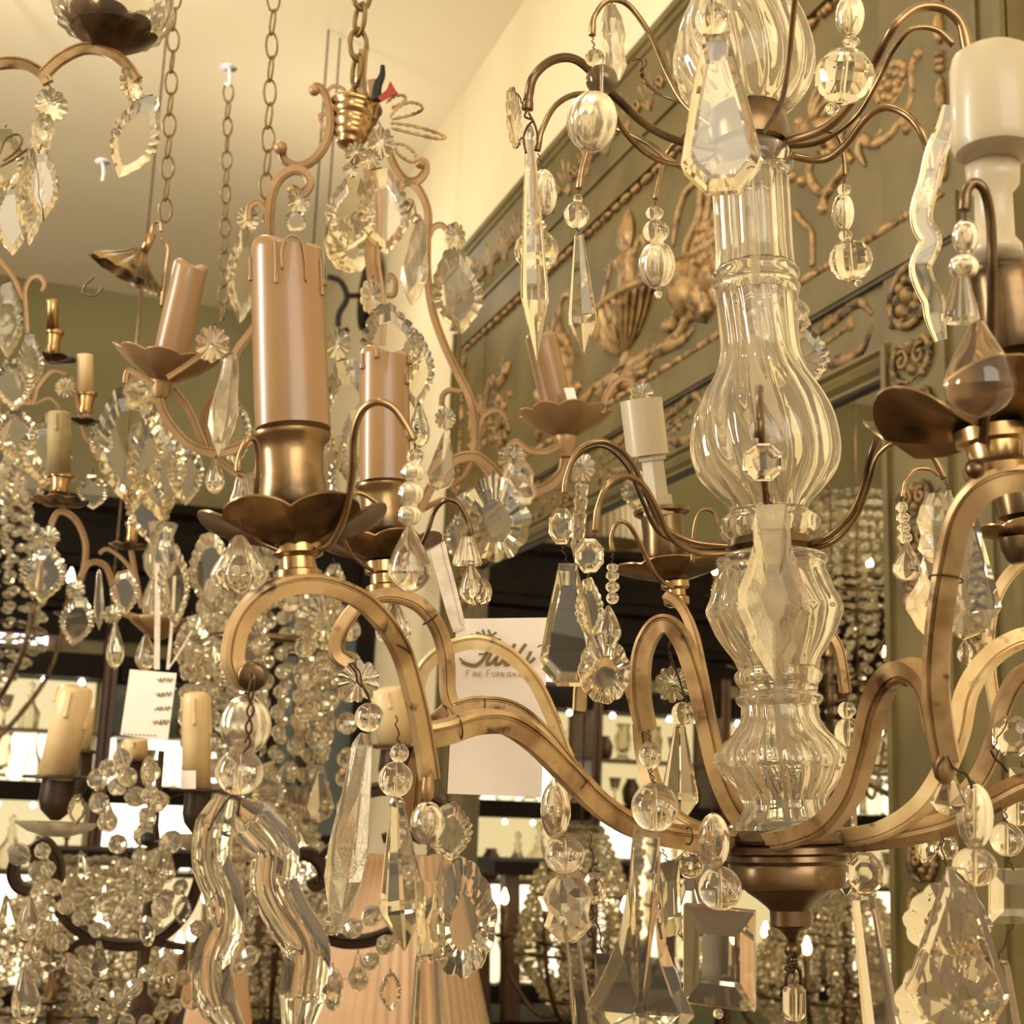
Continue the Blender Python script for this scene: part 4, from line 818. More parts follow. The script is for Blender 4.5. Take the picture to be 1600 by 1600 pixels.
# ================================================================== PAPER TAG with ribbon
dT = 1.15
tg = thing('price_tag', 'cream paper tag printed with script lettering, tied behind the gilt arms by white ribbon', 'price tag', P(728, 985, dT))
c4 = [P(713, 967, dT), P(857, 965, dT), P(846, 1246, dT), P(699, 1240, dT)]
nT = (c4[1]-c4[0]).cross(c4[3]-c4[0]).normalized(); nT = nT if nT.dot(FWD) > 0 else -nT
m = M(); m.add(c4+[p+nT*.0006 for p in c4], [(0, 1, 2, 3), (7, 6, 5, 4), (0, 4, 5, 1), (1, 5, 6, 2), (2, 6, 7, 3), (3, 7, 4, 0)]); put('paper_card', m, 'paper', tg, smooth=False)
m = M(); q = smooth_path([P(x, y, dT-.004) for x, y in ((676, 828), (682, 860), (694, 905), (706, 950), (718, 985))], 6)
sweep(m, q, [(-sz(10, dT), -.0003), (sz(10, dT), -.0003), (sz(10, dT), .0003), (-sz(10, dT), .0003)], nrm=FWD); put('ribbon', m, 'ribbon', tg, smooth=False)
m = M(); q = smooth_path([P(x, y, dT-.006) for x, y in ((672, 826), (690, 842), (700, 880), (712, 925), (724, 975))], 6)
sweep(m, q, [(-sz(3, dT), -.0003), (sz(3, dT), -.0003), (sz(3, dT), .0003), (-sz(3, dT), .0003)], nrm=FWD); put('ribbon', m, 'ribbon', tg, smooth=False)
TX = (c4[1]-c4[0]).normalized(); TY = (c4[0]-c4[3]).normalized()
def ink(name, curves, mt, parent=None, d=dT-.0012):
    """curves: list of (pts px, width px); flat pen strokes lying on the card"""
    m = M()
    for pts, w in curves:
        q = smooth_path([P(x, y, d) for x, y in pts], 5) if len(pts) > 2 else [P(x, y, d) for x, y in pts]
        sweep(m, q, [(-sz(w, d)/2, -.00015), (sz(w, d)/2, -.00015), (sz(w, d)/2, .00015), (-sz(w, d)/2, .00015)], nrm=FWD)
    return put(name, m, mt, parent or tg, smooth=False)
# script lettering reading "Fulli"
ink('script_lettering', [([(736, 1013), (745, 1008), (760, 1009), (775, 1010), (790, 1006)], 4), ([(765, 1010), (760, 1022), (752, 1034), (742, 1040), (730, 1038), (722, 1034)], 6), ([(720, 1032), (722, 1030)], 8),
    ([(748, 1022), (762, 1022)], 3), ([(768, 1020), (762, 1032), (762, 1038), (768, 1036), (776, 1028)], 5), ([(780, 1020), (775, 1032), (776, 1038), (782, 1036), (790, 1026)], 5),
    ([(805, 1006), (797, 1020), (790, 1034), (792, 1039), (798, 1036)], 5), ([(822, 1006), (812, 1020), (804, 1034), (806, 1039), (812, 1036)], 5), ([(830, 1018), (824, 1030), (822, 1036), (828, 1035), (836, 1028)], 5), ([(843, 1008), (844, 1010)], 7)], 'ink')
br = [([(733, 997), (745, 994), (757, 992), (768, 994), (776, 998), (783, 1004)], 1.6)]
for x, y, dx, dy in ((742, 994, -6, -3), (752, 992, -8, -4), (757, 991, -3, -7), (767, 993, -4, -9), (768, 994, 8, -6), (775, 998, 8, 2), (748, 993, -6, 4), (760, 993, 2, 6), (770, 996, -1, 6)):
    br.append(([(x, y), (x+dx*.6, y+dy*.7), (x+dx, y+dy)], 3.2))
ink('leaf_sprig_print', br, 'ink')
def stroke_text(txt, x0, y0, h, w, sp, wd, mt, name, parent, d, big=()):
    G = {'F': [((0, 0), (0, 1)), ((0, 0), (1, 0)), ((0, .45), (.8, .45))], 'I': [((.5, 0), (.5, 1))], 'N': [((0, 1), (0, 0)), ((0, 0), (1, 1)), ((1, 1), (1, 0))], 'E': [((0, 0), (0, 1)), ((0, 0), (1, 0)), ((0, .5), (.8, .5)), ((0, 1), (1, 1))],
         'U': [((0, 0), (0, .8)), ((0, .8), (.3, 1)), ((.3, 1), (.7, 1)), ((.7, 1), (1, .8)), ((1, .8), (1, 0))], 'R': [((0, 1), (0, 0)), ((0, 0), (.8, .05)), ((.8, .05), (.8, .45)), ((.8, .45), (0, .5)), ((.3, .5), (1, 1))],
         'S': [((1, .1), (.2, 0)), ((.2, 0), (.1, .4)), ((.1, .4), (.9, .6)), ((.9, .6), (.8, 1)), ((.8, 1), (0, .9))], 'H': [((0, 0), (0, 1)), ((1, 0), (1, 1)), ((0, .5), (1, .5))], 'G': [((1, .15), (.4, 0)), ((.4, 0), (0, .5)), ((0, .5), (.4, 1)), ((.4, 1), (1, .85)), ((1, .85), (1, .5)), ((1, .5), (.6, .5))]}
    m = M(); x = x0
    for i, c in enumerate(txt):
        if c == ' ': x += w*1.0; continue
        k = 1.35 if i in big else 1.0
        for a, b in G[c]:
            q = [P(x+a[0]*w*k*.8, y0-h*k+a[1]*h*k, d), P(x+b[0]*w*k*.8, y0-h*k+b[1]*h*k, d)]
            sweep(m, q, [(-sz(wd, d)/2, -.0001), (sz(wd, d)/2, -.0001), (sz(wd, d)/2, .0001), (-sz(wd, d)/2, .0001)], nrm=FWD)
        x += (w+sp)*(1.2 if i in big else 1)*(.6 if c == 'I' else 1)
    return put(name, m, mt, parent, smooth=False)
stroke_text('FINE FURNISHINGS', 729, 1057, 7, 5.0, 2.1, 1.1, 'ink_pale', 'small_print', tg, dT-.0012, big=(0, 5))

for pts, d, r in (([(393, 1062), (388, 1090), (397, 1110), (384, 1135), (391, 1160), (380, 1176)], .725, .0007), ([(398, 1064), (394, 1092), (386, 1112), (394, 1136), (382, 1160)], .725, .0006),
    ([(545, 1036), (556, 1052), (559, 1066), (572, 1080), (579, 1098)], .97, .0008), ([(550, 1036), (562, 1050), (566, 1070), (576, 1090)], .97, .0006), ([(1046, 1018), (1053, 1042), (1061, 1060), (1068, 1084), (1074, 1098)], 1.16, .0009),
    ([(326, 1298), (336, 1278), (350, 1256), (364, 1243), (374, 1252), (371, 1274)], .735, .0006), ([(1237, 1490), (1231, 1502), (1241, 1512), (1230, 1522), (1228, 1540)], .985, .0014), ([(1240, 1506), (1250, 1518), (1251, 1538)], .985, .0014), ([(1226, 1512), (1240, 1518), (1234, 1508), (1246, 1504)], .985, .0016),
    ([(1476, 1182), (1465, 1198), (1466, 1218)], .725, .0008), ([(1480, 1182), (1490, 1200), (1508, 1208), (1515, 1220), (1519, 1232)], .73, .0008), ([(1548, 1172), (1556, 1186), (1566, 1194), (1574, 1206)], .97, .0010),
    ([(826, 168), (820, 182), (832, 188), (824, 198), (818, 216), (822, 240)], .97, .0008), ([(826, 176), (836, 196), (840, 216), (836, 236)], .97, .0008), ([(1000, 112), (1004, 98), (996, 92), (988, 96)], 1.3, .0007), ([(1002, 110), (1010, 100), (1008, 92)], 1.3, .0007),
    ([(920, 1412), (928, 1430), (918, 1444), (926, 1458), (930, 1482)], .995, .0009), ([(926, 1450), (918, 1454), (922, 1464), (930, 1458)], .995, .0008), ([(893, 1180), (888, 1188), (896, 1196), (902, 1188), (894, 1182)], 1.085, .0009), ([(1048, 1000), (1044, 1016)], 1.16, .001)):
    m = M(); tube(m, [P(x, y, d) for x, y in pts], r, 6, 6); put('wire_hook', m, 'wire', ch)
# ================================================================== GILT CAGE CHANDELIER (middle left)
DC = 1.75
cg = thing('cage_chandelier', 'gilt iron birdcage chandelier with scrolled bars, ribbed top cap and petal candle pans', 'chandelier', P(575, 230, DC))
def bar(name, pts, w, mt='frame_gilt', parent=None, d=DC, tk=.7, sub=7, balls=(), **kw):
    pts = [p if len(p) == 3 else (p[0], p[1], d) for p in pts]
    o = flat_arm(name, pts, w, mt, t=tk, parent=parent or cg, sub=sub, **kw); return o
def knob(px, py, d, r, mt='frame_gilt', parent=None, name='scroll_ball'):
    m = M(); ball(m, P(px, py, d), sz(r, d), 12, 8); return put(name, m, mt, parent or cg)
m = M(); lathe(m, P(545, 232, DC), [(z*sz(1, DC), r*sz(1, DC)) for z, r in ((0, 4), (4, 18), (8, 21), (13, 20), (16, 23), (22, 27), (28, 27), (31, 26), (36, 30), (42, 32), (47, 30), (50, 32), (54, 37), (60, 38), (64, 35), (68, 40), (72, 42), (76, 40), (80, 20), (86, 14), (96, 16), (104, 12), (118, 10), (122, 4))], 32, axis=(.10, 0, 1)); put('ribbed_cap', m, 'brass_bright', cg)
bar('top_strap', [(568, 78), (565, 120), (567, 165), (566, 200)], 14)
bar('top_strap', [(582, 125), (585, 150), (580, 185)], 16)
for pts in ([(512, 172), (508, 150), (520, 135), (535, 138), (542, 148)], [(508, 205), (500, 190), (500, 180), (512, 178)]): bar('wire_loop', pts, 5)
bar('scroll_bar', [(487, 143), (495, 136), (505, 142), (512, 158), (516, 185), (514, 210), (503, 235), (485, 254), (465, 260), (446, 252), (440, 238)], 13); knob(491, 141, DC-.01, 9); knob(438, 231, DC-.01, 11)
bar('scroll_bar', [(456, 297), (462, 303), (476, 300), (484, 285), (476, 270), (458, 266), (438, 278), (426, 300), (421, 335), (421, 370), (424, 440), (402, 505), (372, 548), (352, 592), (340, 640), (345, 690)], 14); knob(456, 296, DC-.01, 8)
bar('scroll_bar', [(388, 345), (390, 324), (403, 316), (414, 326), (420, 345)], 9)
bar('scroll_bar', [(606, 232), (618, 262), (634, 282), (652, 282), (664, 268), (664, 255), (655, 252)], 13); knob(656, 256, DC-.01, 8)
bar('scroll_bar', [(640, 318), (632, 330), (620, 318), (618, 302), (630, 285), (645, 286), (660, 306), (669, 335), (667, 380), (668, 430), (676, 485), (694, 538), (716, 585), (735, 625), (743, 670), (740, 714)], 13); knob(640, 318, DC-.01, 8)
bar('scroll_bar', [(669, 372), (676, 357), (688, 351), (700, 360)], 9)
bar('scroll_bar', [(728, 606), (718, 612), (702, 610), (692, 618), (690, 634)], 9)
bar('scroll_bar', [(745, 680), (752, 655), (766, 642), (782, 642), (794, 656)], 8)
bar('centre_strap', [(578, 240), (582, 290), (585, 345), (582, 400), (588, 450), (592, 500), (590, 540)], 24, tk=.4)
bar('centre_strap', [(604, 440), (610, 430), (618, 440), (616, 460), (604, 462)], 8)
bar('lower_ring_bar', [(655, 798), (668, 770), (688, 740), (712, 718), (742, 713), (765, 728), (788, 752), (822, 768), (855, 760), (878, 738), (884, 712)], 16)
bar('lower_ring_bar', [(742, 715), (762, 738), (766, 765), (752, 786), (726, 790), (706, 784)], 11)
bar('lower_ring_bar', [(706, 784), (690, 782), (662, 795)], 9); bar('lower_ring_bar', [(741, 716), (725, 745), (708, 760), (715, 770)], 8)
# rope loops, plug and red ribbon by the cap
def rope(pts, w, name='rope_loop'):
    q = smooth_path([P(x, y, DC-.03) for x, y in pts], 8); r = sz(w, DC)/2; m = M()
    for ph in (0, PI):
        path = []
        for i, p in enumerate(q): a = ph+i*.9; path.append(p+UPV*(r*.55*math.cos(a))+RGT*(r*.55*math.sin(a)))
        sweep(m, path, circ(r*.7, 6))
    return put(name, m, 'arm_gilt', cg)
rope([(610, 182), (622, 168), (640, 160), (656, 164), (658, 172), (640, 180), (612, 186)], 5); rope([(610, 192), (640, 196), (672, 204), (696, 214), (680, 216), (645, 208), (612, 200)], 5)
rope([(614, 225), (630, 226), (646, 238), (650, 250), (640, 252), (624, 242), (616, 230)], 5); rope([(604, 160), (618, 150), (632, 150), (630, 160), (612, 168)], 5)
m = M(); tube(m, [P(x, y, DC-.02) for x, y in ((588, 158), (590, 135), (597, 118), (598, 102))], sz(5, DC), 8, 5, scale=lambda t: 1.7-1.0*t); put('black_plug', m, 'iron_black', cg)
m = M(); q = [P(x, y, DC-.04) for x, y in ((590, 152), (604, 140), (610, 126), (618, 140), (622, 146), (610, 150), (596, 158))]
m.add(q+[p+FWD*.003 for p in q], [tuple(range(7)), tuple(range(13, 6, -1))]+[(i, (i+1) % 7, 7+(i+1) % 7, 7+i) for i in range(7)]); put('red_ribbon', m, 'red_cloth', cg, smooth=False)
# right leaning candle
axR = (P(845, 525, 1.7)-P(872, 640, 1.7)).normalized(); sR = sz(1, 1.7)
candle('candle_sleeve', P(872, 642, 1.7), axR, 25*sR, 122*sR, 'wax', cg)
m = M(); q = [P(881, 606, 1.66), P(897, 606, 1.66), P(903, 630, 1.66), P(888, 630, 1.66)]; m.add(q+[p+FWD*.001 for p in q], [(0, 1, 2, 3), (7, 6, 5, 4), (0, 4, 5, 1), (1, 5, 6, 2), (2, 6, 7, 3), (3, 7, 4, 0)]); put('paper_sticker', m, 'paper', cg, smooth=False)
bobeche(P(884, 678, 1.7), 74*sR, 34*sR, 9, 'frame_gilt', UPB, cg, 'petal_pan', amp=.10)
socket(P(884, 714, 1.7), UPB, sR, [(0, 9), (8, 11), (24, 17), (28, 18), (38, 17), (40, 10)], 'frame_gilt', cg, 'pan_stem')
bar('pan_hook', [(798, 712), (796, 698), (808, 690), (825, 702), (850, 706), (874, 696)], 9, d=1.68); bar('pan_hook', [(940, 645, 1.68), (950, 612, 1.68), (968, 592, 1.68), (985, 594, 1.68), (990, 606, 1.68)], 9)
# left leaning candle
axL = (P(297, 415, 1.65)-P(268, 545, 1.65)).normalized(); sL = sz(1, 1.65)
candle('candle_sleeve', P(268, 552, 1.65), axL, 27*sL, 142*sL, 'wax', cg)
bobeche(P(256, 592, 1.65), 84*sL, 42*sL, 9, 'frame_gilt', (P(262, 560, 1.65)-P(256, 600, 1.65)).normalized(), cg, 'petal_pan', amp=.10)
socket(P(250, 622, 1.65), (0, 0, 1), sL, [(0, 10), (6, 14), (24, 16), (28, 18), (34, 16)], 'frame_gilt', cg, 'pan_stem')
bar('lower_ring_bar', [(248, 618), (256, 645), (276, 675), (300, 697), (335, 707), (370, 700), (400, 684), (440, 672), (520, 690)], 14, d=1.65)
bar('lower_ring_bar', [(270, 608), (295, 640), (310, 675), (322, 704)], 12, d=1.66); bar('lower_ring_bar', [(338, 610), (322, 635), (318, 665), (326, 700)], 9, d=1.67)
bar('pan_hook', [(262, 590), (290, 572), (318, 552), (330, 540)], 8, d=1.60); bar('pan_hook', [(196, 598), (200, 580), (215, 585), (240, 600)], 8, d=1.60)
bar('scroll_bar', [(330, 710), (352, 728), (378, 745), (400, 742)], 9, d=1.7)
# pendants of the cage chandelier
PG2 = 'crystal pendants on the gilt birdcage chandelier'
def cp(label, d, pcs, hook=None): return pendant(label, d, pcs, hook, PG2, wr=.0008)
cp('two flower rosettes over a big clear leaf in front of the cage centre strap', 1.66, [('rosette', 595, 198, 250, 44), ('rosette', 578, 232, 266, 34), ('leafopen', 600, 262, 398, 72, 8)], (592, 190))
cp('small rosettes and open leaf plate left of the cage centre strap', 1.70, [('rosette', 556, 222, 258, 36), ('rosette', 548, 254, 278, 26), ('leafopen', 548, 276, 392, 72, -12, 20)], (560, 215))
cp('scallop edged crystal fan low behind the cage centre strap', 1.8, [('shell', 545, 340, 425, 90, 0, 40)], (556, 330))
cp('rosette and twisted leaf plate hanging from the left inner scroll', 1.72, [('rosette', 467, 294, 335, 36), ('leafopen', 462, 330, 362, 30, -14)], (458, 290))
cp('rosette over a pale curved leaf just left of the tallest candle', 1.8, [('rosette', 387, 322, 362, 36), ('leafopen', 380, 352, 505, 50, -10, 30)], (390, 318))
cp('slim cut spear hanging beside the right scroll of the cage', 1.72, [('lens', 650, 334, 350, 20), ('roughspear', 650, 342, 478, 42, -14)], (648, 322))
cp('rosette and broad scalloped leaf overlapping the left end of the mirror', 1.66, [('rosette', 711, 347, 393, 36, 0, 30), ('leafopen', 715, 385, 522, 72, 14)], (702, 358))
cp('faceted rosette with scalloped leaves above the second drip candle', 1.62, [('rosette', 580, 435, 492, 38, 0, 30), ('leaf', 612, 475, 620, 84, 30)], (584, 430))
cp('rosette with long leaf behind the gap between both drip candles', 1.75, [('rosette', 528, 512, 564, 42), ('leaf', 545, 560, 760, 80, 8)], (525, 506))
cp('big faceted rosette and notched bar at the left of the tallest candle', 1.55, [('rosette', 332, 508, 568, 54), ('roughspear', 352, 552, 712, 44, -22)], (338, 506))
cp('white glinting teardrop below the notched bar left of the tallest candle', 1.6, [('pear', 336, 716, 772, 30)], (338, 712))
cp('flower rosette and clear kite drop left of the mirror frame base', 1.60, [('rosette', 696, 636, 672, 34), ('kite', 692, 672, 768, 46, -14)], (692, 632))
cp('big rosette and rough plates ending in a broad ribbed shell on the cage ring', 1.62, [('rosette', 800, 695, 735, 46), ('crumble', 812, 716, 790, 50, 16)], (798, 706))
cp('broad ribbed fan shell hanging below the cage ring', 1.60, [('shell', 773, 742, 876, 112)], (770, 735))
cp('rosette and notched rod against the lower mirror moulding', 1.62, [('rosette', 908, 706, 756, 46), ('rod', 905, 752, 878, 22, -10)], (905, 700))
cp('round rosette resting above the open white plastic socket', 1.66, [('rosette', 1003, 596, 636, 38, 0, 20)], (990, 606))
cp('pale leaf drop hanging behind the open white plastic socket', 1.7, [('leafopen', 995, 735, 800, 42)], (995, 728))
cp('irregular drop below the second candle beside the cage ring', 1.66, [('rosette', 728, 768, 800, 34), ('leafopen', 722, 800, 880, 50)], (716, 772))
cp('tall scalloped leaf seen to the right of the second drip candle', 1.7, [('leaf', 650, 520, 640, 50), ('pear', 655, 628, 700, 34)], (640, 512))
# ================================================================== HANGING CHAINS
def chain(name, label, pts, linkpx, wpx, d, rpx, mt='chain_metal', parts=True):
    a = P(*pts[0], d); b = P(*pts[1], d); t = thing(name, label, 'chain', a, 'hanging chains')
    L = (b-a).length; ll = sz(linkpx, d); n = max(2, round(L/(ll*.82))); st = L/n; u = (b-a).normalized(); base = None
    for i in range(n):
        c = a+u*(st*(i+.5)); 
        if base is None:
            m = M(); h = ll/2; w = sz(wpx, d)/2; pts_ = []
            for k in range(20):
                q = 2*PI*k/20; pts_.append(Vector((w*math.cos(q)*(1.0), 0, h*math.sin(q))))
            sweep(m, pts_, circ(sz(rpx, d)/2, 6), closed=True); base = mk_mesh('chain_link', m, mt)
        o = bpy.data.objects.new('chain_link', base); COL.objects.link(o); o.parent = t; z = -u
        o.rotation_euler = (0, 0, math.radians(20 if i % 2 == 0 else 105)+R_.uniform(-.15, .15)); o.location = c-a
    return t
chain('hanging_chain', 'thin brass chain coming down to the tilted flower cap', ((274, -20), (258, 345)), 40, 20, 1.9, 3.5)
chain('hanging_chain', 'small dark link chain hooked to a white ceiling hook', ((357, 132), (348, 500)), 32, 16, 2.6, 3.2)
chain('hanging_chain', 'brass chain running behind the left scroll of the birdcage chandelier', ((428, -20), (414, 345)), 44, 21, 1.9, 3.5)
t = chain('hanging_chain', 'heavy dark brass chain holding the ribbed cap of the birdcage chandelier', ((566, -30), (556, 130)), 54, 30, DC, 8, 'chain_metal')
hk = thing('ceiling_hook', 'small white plastic ceiling hook holding the dark link chain', 'hook', P(357, 104, 2.6))
m = M(); lathe(m, P(357, 106, 2.6), [(0, .016), (.003, .012), (.006, .003)], 16); put('hook_plate', m, 'white_cap', hk)
m = M(); tube(m, [P(x, y, 2.6) for x, y in ((358, 106), (359, 122), (357, 134), (352, 130))], .003, 8); put('hook', m, 'white_cap', hk)
hk = thing('ceiling_hook', 'lone white ceiling hook beside the curved crystal leaf', 'hook', P(160, 252, 2.8))
m = M(); lathe(m, P(160, 253, 2.8), [(0, .015), (.003, .012), (.006, .003)], 16); put('hook_plate', m, 'white_cap', hk)
m = M(); tube(m, [P(x, y, 2.8) for x, y in ((160, 254), (162, 270), (160, 283))], .003, 8); put('hook', m, 'white_cap', hk)
# tilted scalloped flower cap at the end of the first chain
fc = thing('ceiling_canopy', 'tilted gilt flower shaped chandelier canopy hanging from the thin brass chain', 'ceiling canopy', P(235, 360, 1.85))
axc = (P(232, 395, 1.85)-P(185, 440, 1.80)).normalized()
axc = (P(244, 360, 1.85)-P(198, 440, 1.84)).normalized(); s8 = sz(1, 1.85)
m = M(); lathe(m, P(196, 432, 1.84), [(0, 60*s8), (6*s8, 58*s8), (16*s8, 44*s8), (28*s8, 26*s8), (38*s8, 14*s8), (44*s8, 12*s8), (42*s8, 10*s8), (26*s8, 23*s8), (14*s8, 42*s8), (4*s8, 56*s8)], 72, axis=axc, rad=lambda t, i, z, r: (r*(1+.10*(abs(math.cos(6*t))-.5)), z+.002*abs(math.cos(6*t))), caps=False); put('petal_cup', m, 'gilding_dull', fc, auto=math.radians(60))
m = M(); tube(m, [P(222, 398, 1.85), P(238, 365, 1.85)], 7*s8, 10, 1, smooth=False); put('neck', m, 'brass_bright', fc)
round_arm('hanging_loop', [(236, 368, 1.85), (240, 350, 1.85), (250, 348, 1.85), (252, 362, 1.85)], 5, 'brass_bright', fc)
round_arm('wire_handle', [(252, 372, 1.83), (262, 385, 1.83), (262, 402, 1.83), (256, 440, 1.83), (252, 480, 1.83)], 5, 'brass_bright', fc)
round_arm('wire_handle', [(148, 432, 1.80), (134, 445, 1.80), (130, 458, 1.80), (148, 462, 1.80), (162, 448, 1.80)], 3.5, 'chain_metal', fc)
# ================================================================== TOP LEFT CHANDELIER (only an arm shows)
ta = thing('glass_bowl_chandelier', 'chandelier arm with gilt petal cup and clear glass bowl at the top left', 'chandelier', P(60, 110, 1.35))
bar('candle_arm', [(-40, 108, 1.35), (10, 98, 1.35), (45, 102, 1.35), (68, 118, 1.35), (75, 130, 1.35)], 17, 'arm_gilt', ta)
bar('candle_arm', [(66, 118, 1.35), (95, 92, 1.35), (130, 76, 1.35), (165, 80, 1.35), (195, 98, 1.35), (215, 125, 1.35)], 17, 'arm_gilt', ta)
s1 = sz(1, 1.35)
bobeche(P(164, 74, 1.35), 74*s1, 40*s1, 8, 'brass_dark', (.1, 0, 1), ta, 'petal_cup', amp=.14)
m = M(); lathe(m, P(172, 50, 1.35), [(0, 12*s1), (2*s1, 60*s1), (12*s1, 82*s1), (40*s1, 92*s1), (90*s1, 88*s1), (90*s1, 85*s1), (40*s1, 89*s1), (13*s1, 79*s1), (4*s1, 58*s1), (3*s1, 10*s1)], 64, rad=lambda t, i, z, r: (r*(1+.03*math.cos(16*t)), z), caps=False); put('glass_bowl', m, 'column_glass', ta)
PG3 = 'crystal pendants on the top left chandelier'
pendant('rosette and hanging leaf plates under the first bend of the top left arm', 1.35, [('rosette', 80, 138, 190, 52, 0, 15), ('crumble', 66, 178, 240, 34, -12), ('leafopen', 66, 226, 345, 44, 4), ('leafopen', 48, 230, 385, 56, -8, 50)], (74, 130), PG3, wr=.0007)
pendant('thin rosette and leaning open leaf plate at the end of the top left arm', 1.35, [('rosette', 205, 104, 160, 46, 4, 50), ('leafopen', 212, 148, 278, 62, -52)], (216, 126), PG3, wr=.0007)
pendant('half seen stack of leaf plates at the upper left edge', 1.5, [('leafopen', 8, 200, 300, 60, 0, 30), ('leaf', 18, 280, 400, 50, 4)], (10, 195), PG3)
for pts in ([(-5, 245), (8, 218), (28, 210), (34, 222), (22, 240), (4, 252)], [(-5, 262), (20, 250), (44, 232)]):
    round_arm('wire_scroll', [(x, y, 1.5) for x, y in pts], 4, 'chain_metal', ta)
# ================================================================== SMALL GILT CHANDELIER AT FAR LEFT
DL = 2.2; sl = sz(1, DL)
fl = thing('candle_chandelier', 'small gilt chandelier with three short candle tubes at the far left', 'chandelier', P(100, 650, DL))
def cnd(px, ytop, ybot, w, mt, d, parent, lean=0):
    s = sz(1, d); a = (P(px+lean/2, ytop, d)-P(px-lean/2, ybot, d)); m = M(); h = a.length; r = w/2*s
    lathe(m, P(px-lean/2, ybot, d), [(0, r), (h*.93, r*.97), (h*.985, r*.85), (h, r*.6), (h*.99, r*.3)], 20, axis=a)
    if w > 30: drips(m, P(px-lean/2, ybot, d), a, r*.98, h, [(k*1.3, h*.96, h*(.8-.12*(k % 3)), r*.12) for k in range(5)])
    return put('candle_sleeve', m, mt, parent)
def cup(px, y, w, d, parent, mt='brass_bright', h=28):
    s = sz(1, d); return socket(P(px, y, d), (0, 0, 1), s, [(0, w*.36), (h*.15, w*.46), (h*.4, w*.40), (h*.8, w*.48), (h*.85, w*.62), (h, w*.62), (h, w*.4)], mt, parent)
cnd(82, 468, 515, 19, 'brass_bright', DL, fl); cup(82, 552, 24, DL, fl, h=36); bobeche(P(84, 566, DL), 34*sl, 6*sl, 7, 'brass_dark', (0, 0, 1), fl)
cnd(133, 553, 612, 25, 'wax_cream', DL, fl); cup(133, 648, 26, DL, fl, h=36); bobeche(P(132, 664, DL), 26*sl, 5*sl, 7, 'brass_dark', (0, 0, 1), fl)
cnd(92, 642, 740, 36, 'wax_old', DL-.1, fl); cup(92, 775, 34, DL-.1, fl, h=34); bobeche(P(92, 790, DL-.1), 44*sl, 8*sl, 9, 'gilding_dull', (0, 0, 1), fl)
for pts, w in (([(-10, 395), (20, 432), (34, 462), (38, 466)], 6), ([(44, 520), (41, 480), (40, 455), (48, 436), (62, 432), (70, 445), (66, 455)], 6), ([(0, 700), (28, 635), (52, 628), (60, 605), (82, 580), (105, 584)], 6), ([(112, 588), (118, 610), (132, 680), (150, 700)], 5),
               ([(40, 600), (50, 630), (78, 622), (95, 640)], 4), ([(76, 830), (92, 800), (118, 812), (134, 850), (130, 895), (122, 915)], 9), ([(122, 910), (140, 880), (165, 885), (178, 920), (190, 955), (215, 965)], 9), ([(155, 865), (168, 858), (190, 872), (210, 900), (222, 945)], 6), ([(205, 860), (212, 900), (222, 950)], 8)):
    bar('candle_arm', pts, w, 'frame_gilt', fl, d=DL)
cup(205, 848, 20, DL, fl, h=32); bobeche(P(200, 858, DL), 30*sl, 6*sl, 8, 'gilding_dull', (0, 0, 1), fl)
m = M(); lathe(m, P(246, 1000, DL), [(z*sl, r*sl) for z, r in ((0, 4), (4, 14), (12, 24), (24, 40), (30, 46), (34, 46), (36, 20))], 32); put('base_dish', m, 'frame_gilt', fl)
m = M(); lathe(m, P(242, 965, DL), [(z*sl, r*sl) for z, r in ((0, 16), (20, 22), (40, 18), (60, 12), (75, 22), (95, 26), (115, 20), (130, 16), (150, 22))], 24, rad=lambda t, i, z, r: (r*(1+.06*math.cos(8*t)), z)); put('glass_stem', m, 'crystal_far', fl)
PG4 = 'crystal pendants on the small gilt chandelier at the far left'
for lb, pcs, hk_ in (
    ('rosette and broad leaf drop hanging lowest at the far left against the dark beam', [('rosette', 75, 822, 856, 38), ('leaf', 68, 850, 942, 62, -6)], (76, 818)),
    ('rosette and narrow leaf drop below the dark beam', [('rosette', 118, 905, 938, 30), ('leaf', 120, 932, 1010, 46, -14)], (124, 900)),
    ('slim rod shaped drop beside the narrow leaf drop', [('roughspear', 155, 890, 985, 16)], (158, 885)),
    ('bright tipped teardrop beside the gilt dish', [('rosette', 175, 945, 975, 30), ('pear', 180, 970, 1045, 28)], (180, 940)),
    ('teardrop hanging below the gilt dish', [('pear', 228, 990, 1048, 34)], (228, 985)),
    ('open leaf hanging at the left edge above the dark beam', [('leafopen', 42, 700, 798, 52, -8)], (46, 692)),
    ('pale leaf cut by the left edge above the dark beam', [('leaf', 12, 690, 800, 44)], (14, 684)),
    ('ring shaped leaf right of the lowest candle tube', [('leafopen', 145, 740, 796, 42)], (146, 732)),
    ('scalloped leaf under the upper candle tube', [('leaf', 24, 640, 720, 60)], (24, 632)),
    ('drop beside the short cream candle', [('leaf', 158, 660, 720, 34)], (158, 655)),
    ('cluster leaf above the lowest candle tube', [('leaf', 70, 660, 760, 70)], (66, 655)),
    ('thin leaf at the left edge beside the hooked wire', [('leafopen', 12, 440, 560, 40)], (12, 432)),
    ('tall leaf beside the uppermost brass candle tube', [('leafopen', 48, 520, 610, 34)], (46, 515)),
    ('short drop behind the uppermost brass candle tube', [('leaf', 20, 560, 640, 56)], (20, 555))):
    pendant(lb, DL-.05, pcs, hk_, PG4, wr=.0008)
fw = pendant('small bright white glass flower between the candle tubes at far left', DL-.15, [('rosette', 102, 590, 622, 32)], (103, 586), PG4)
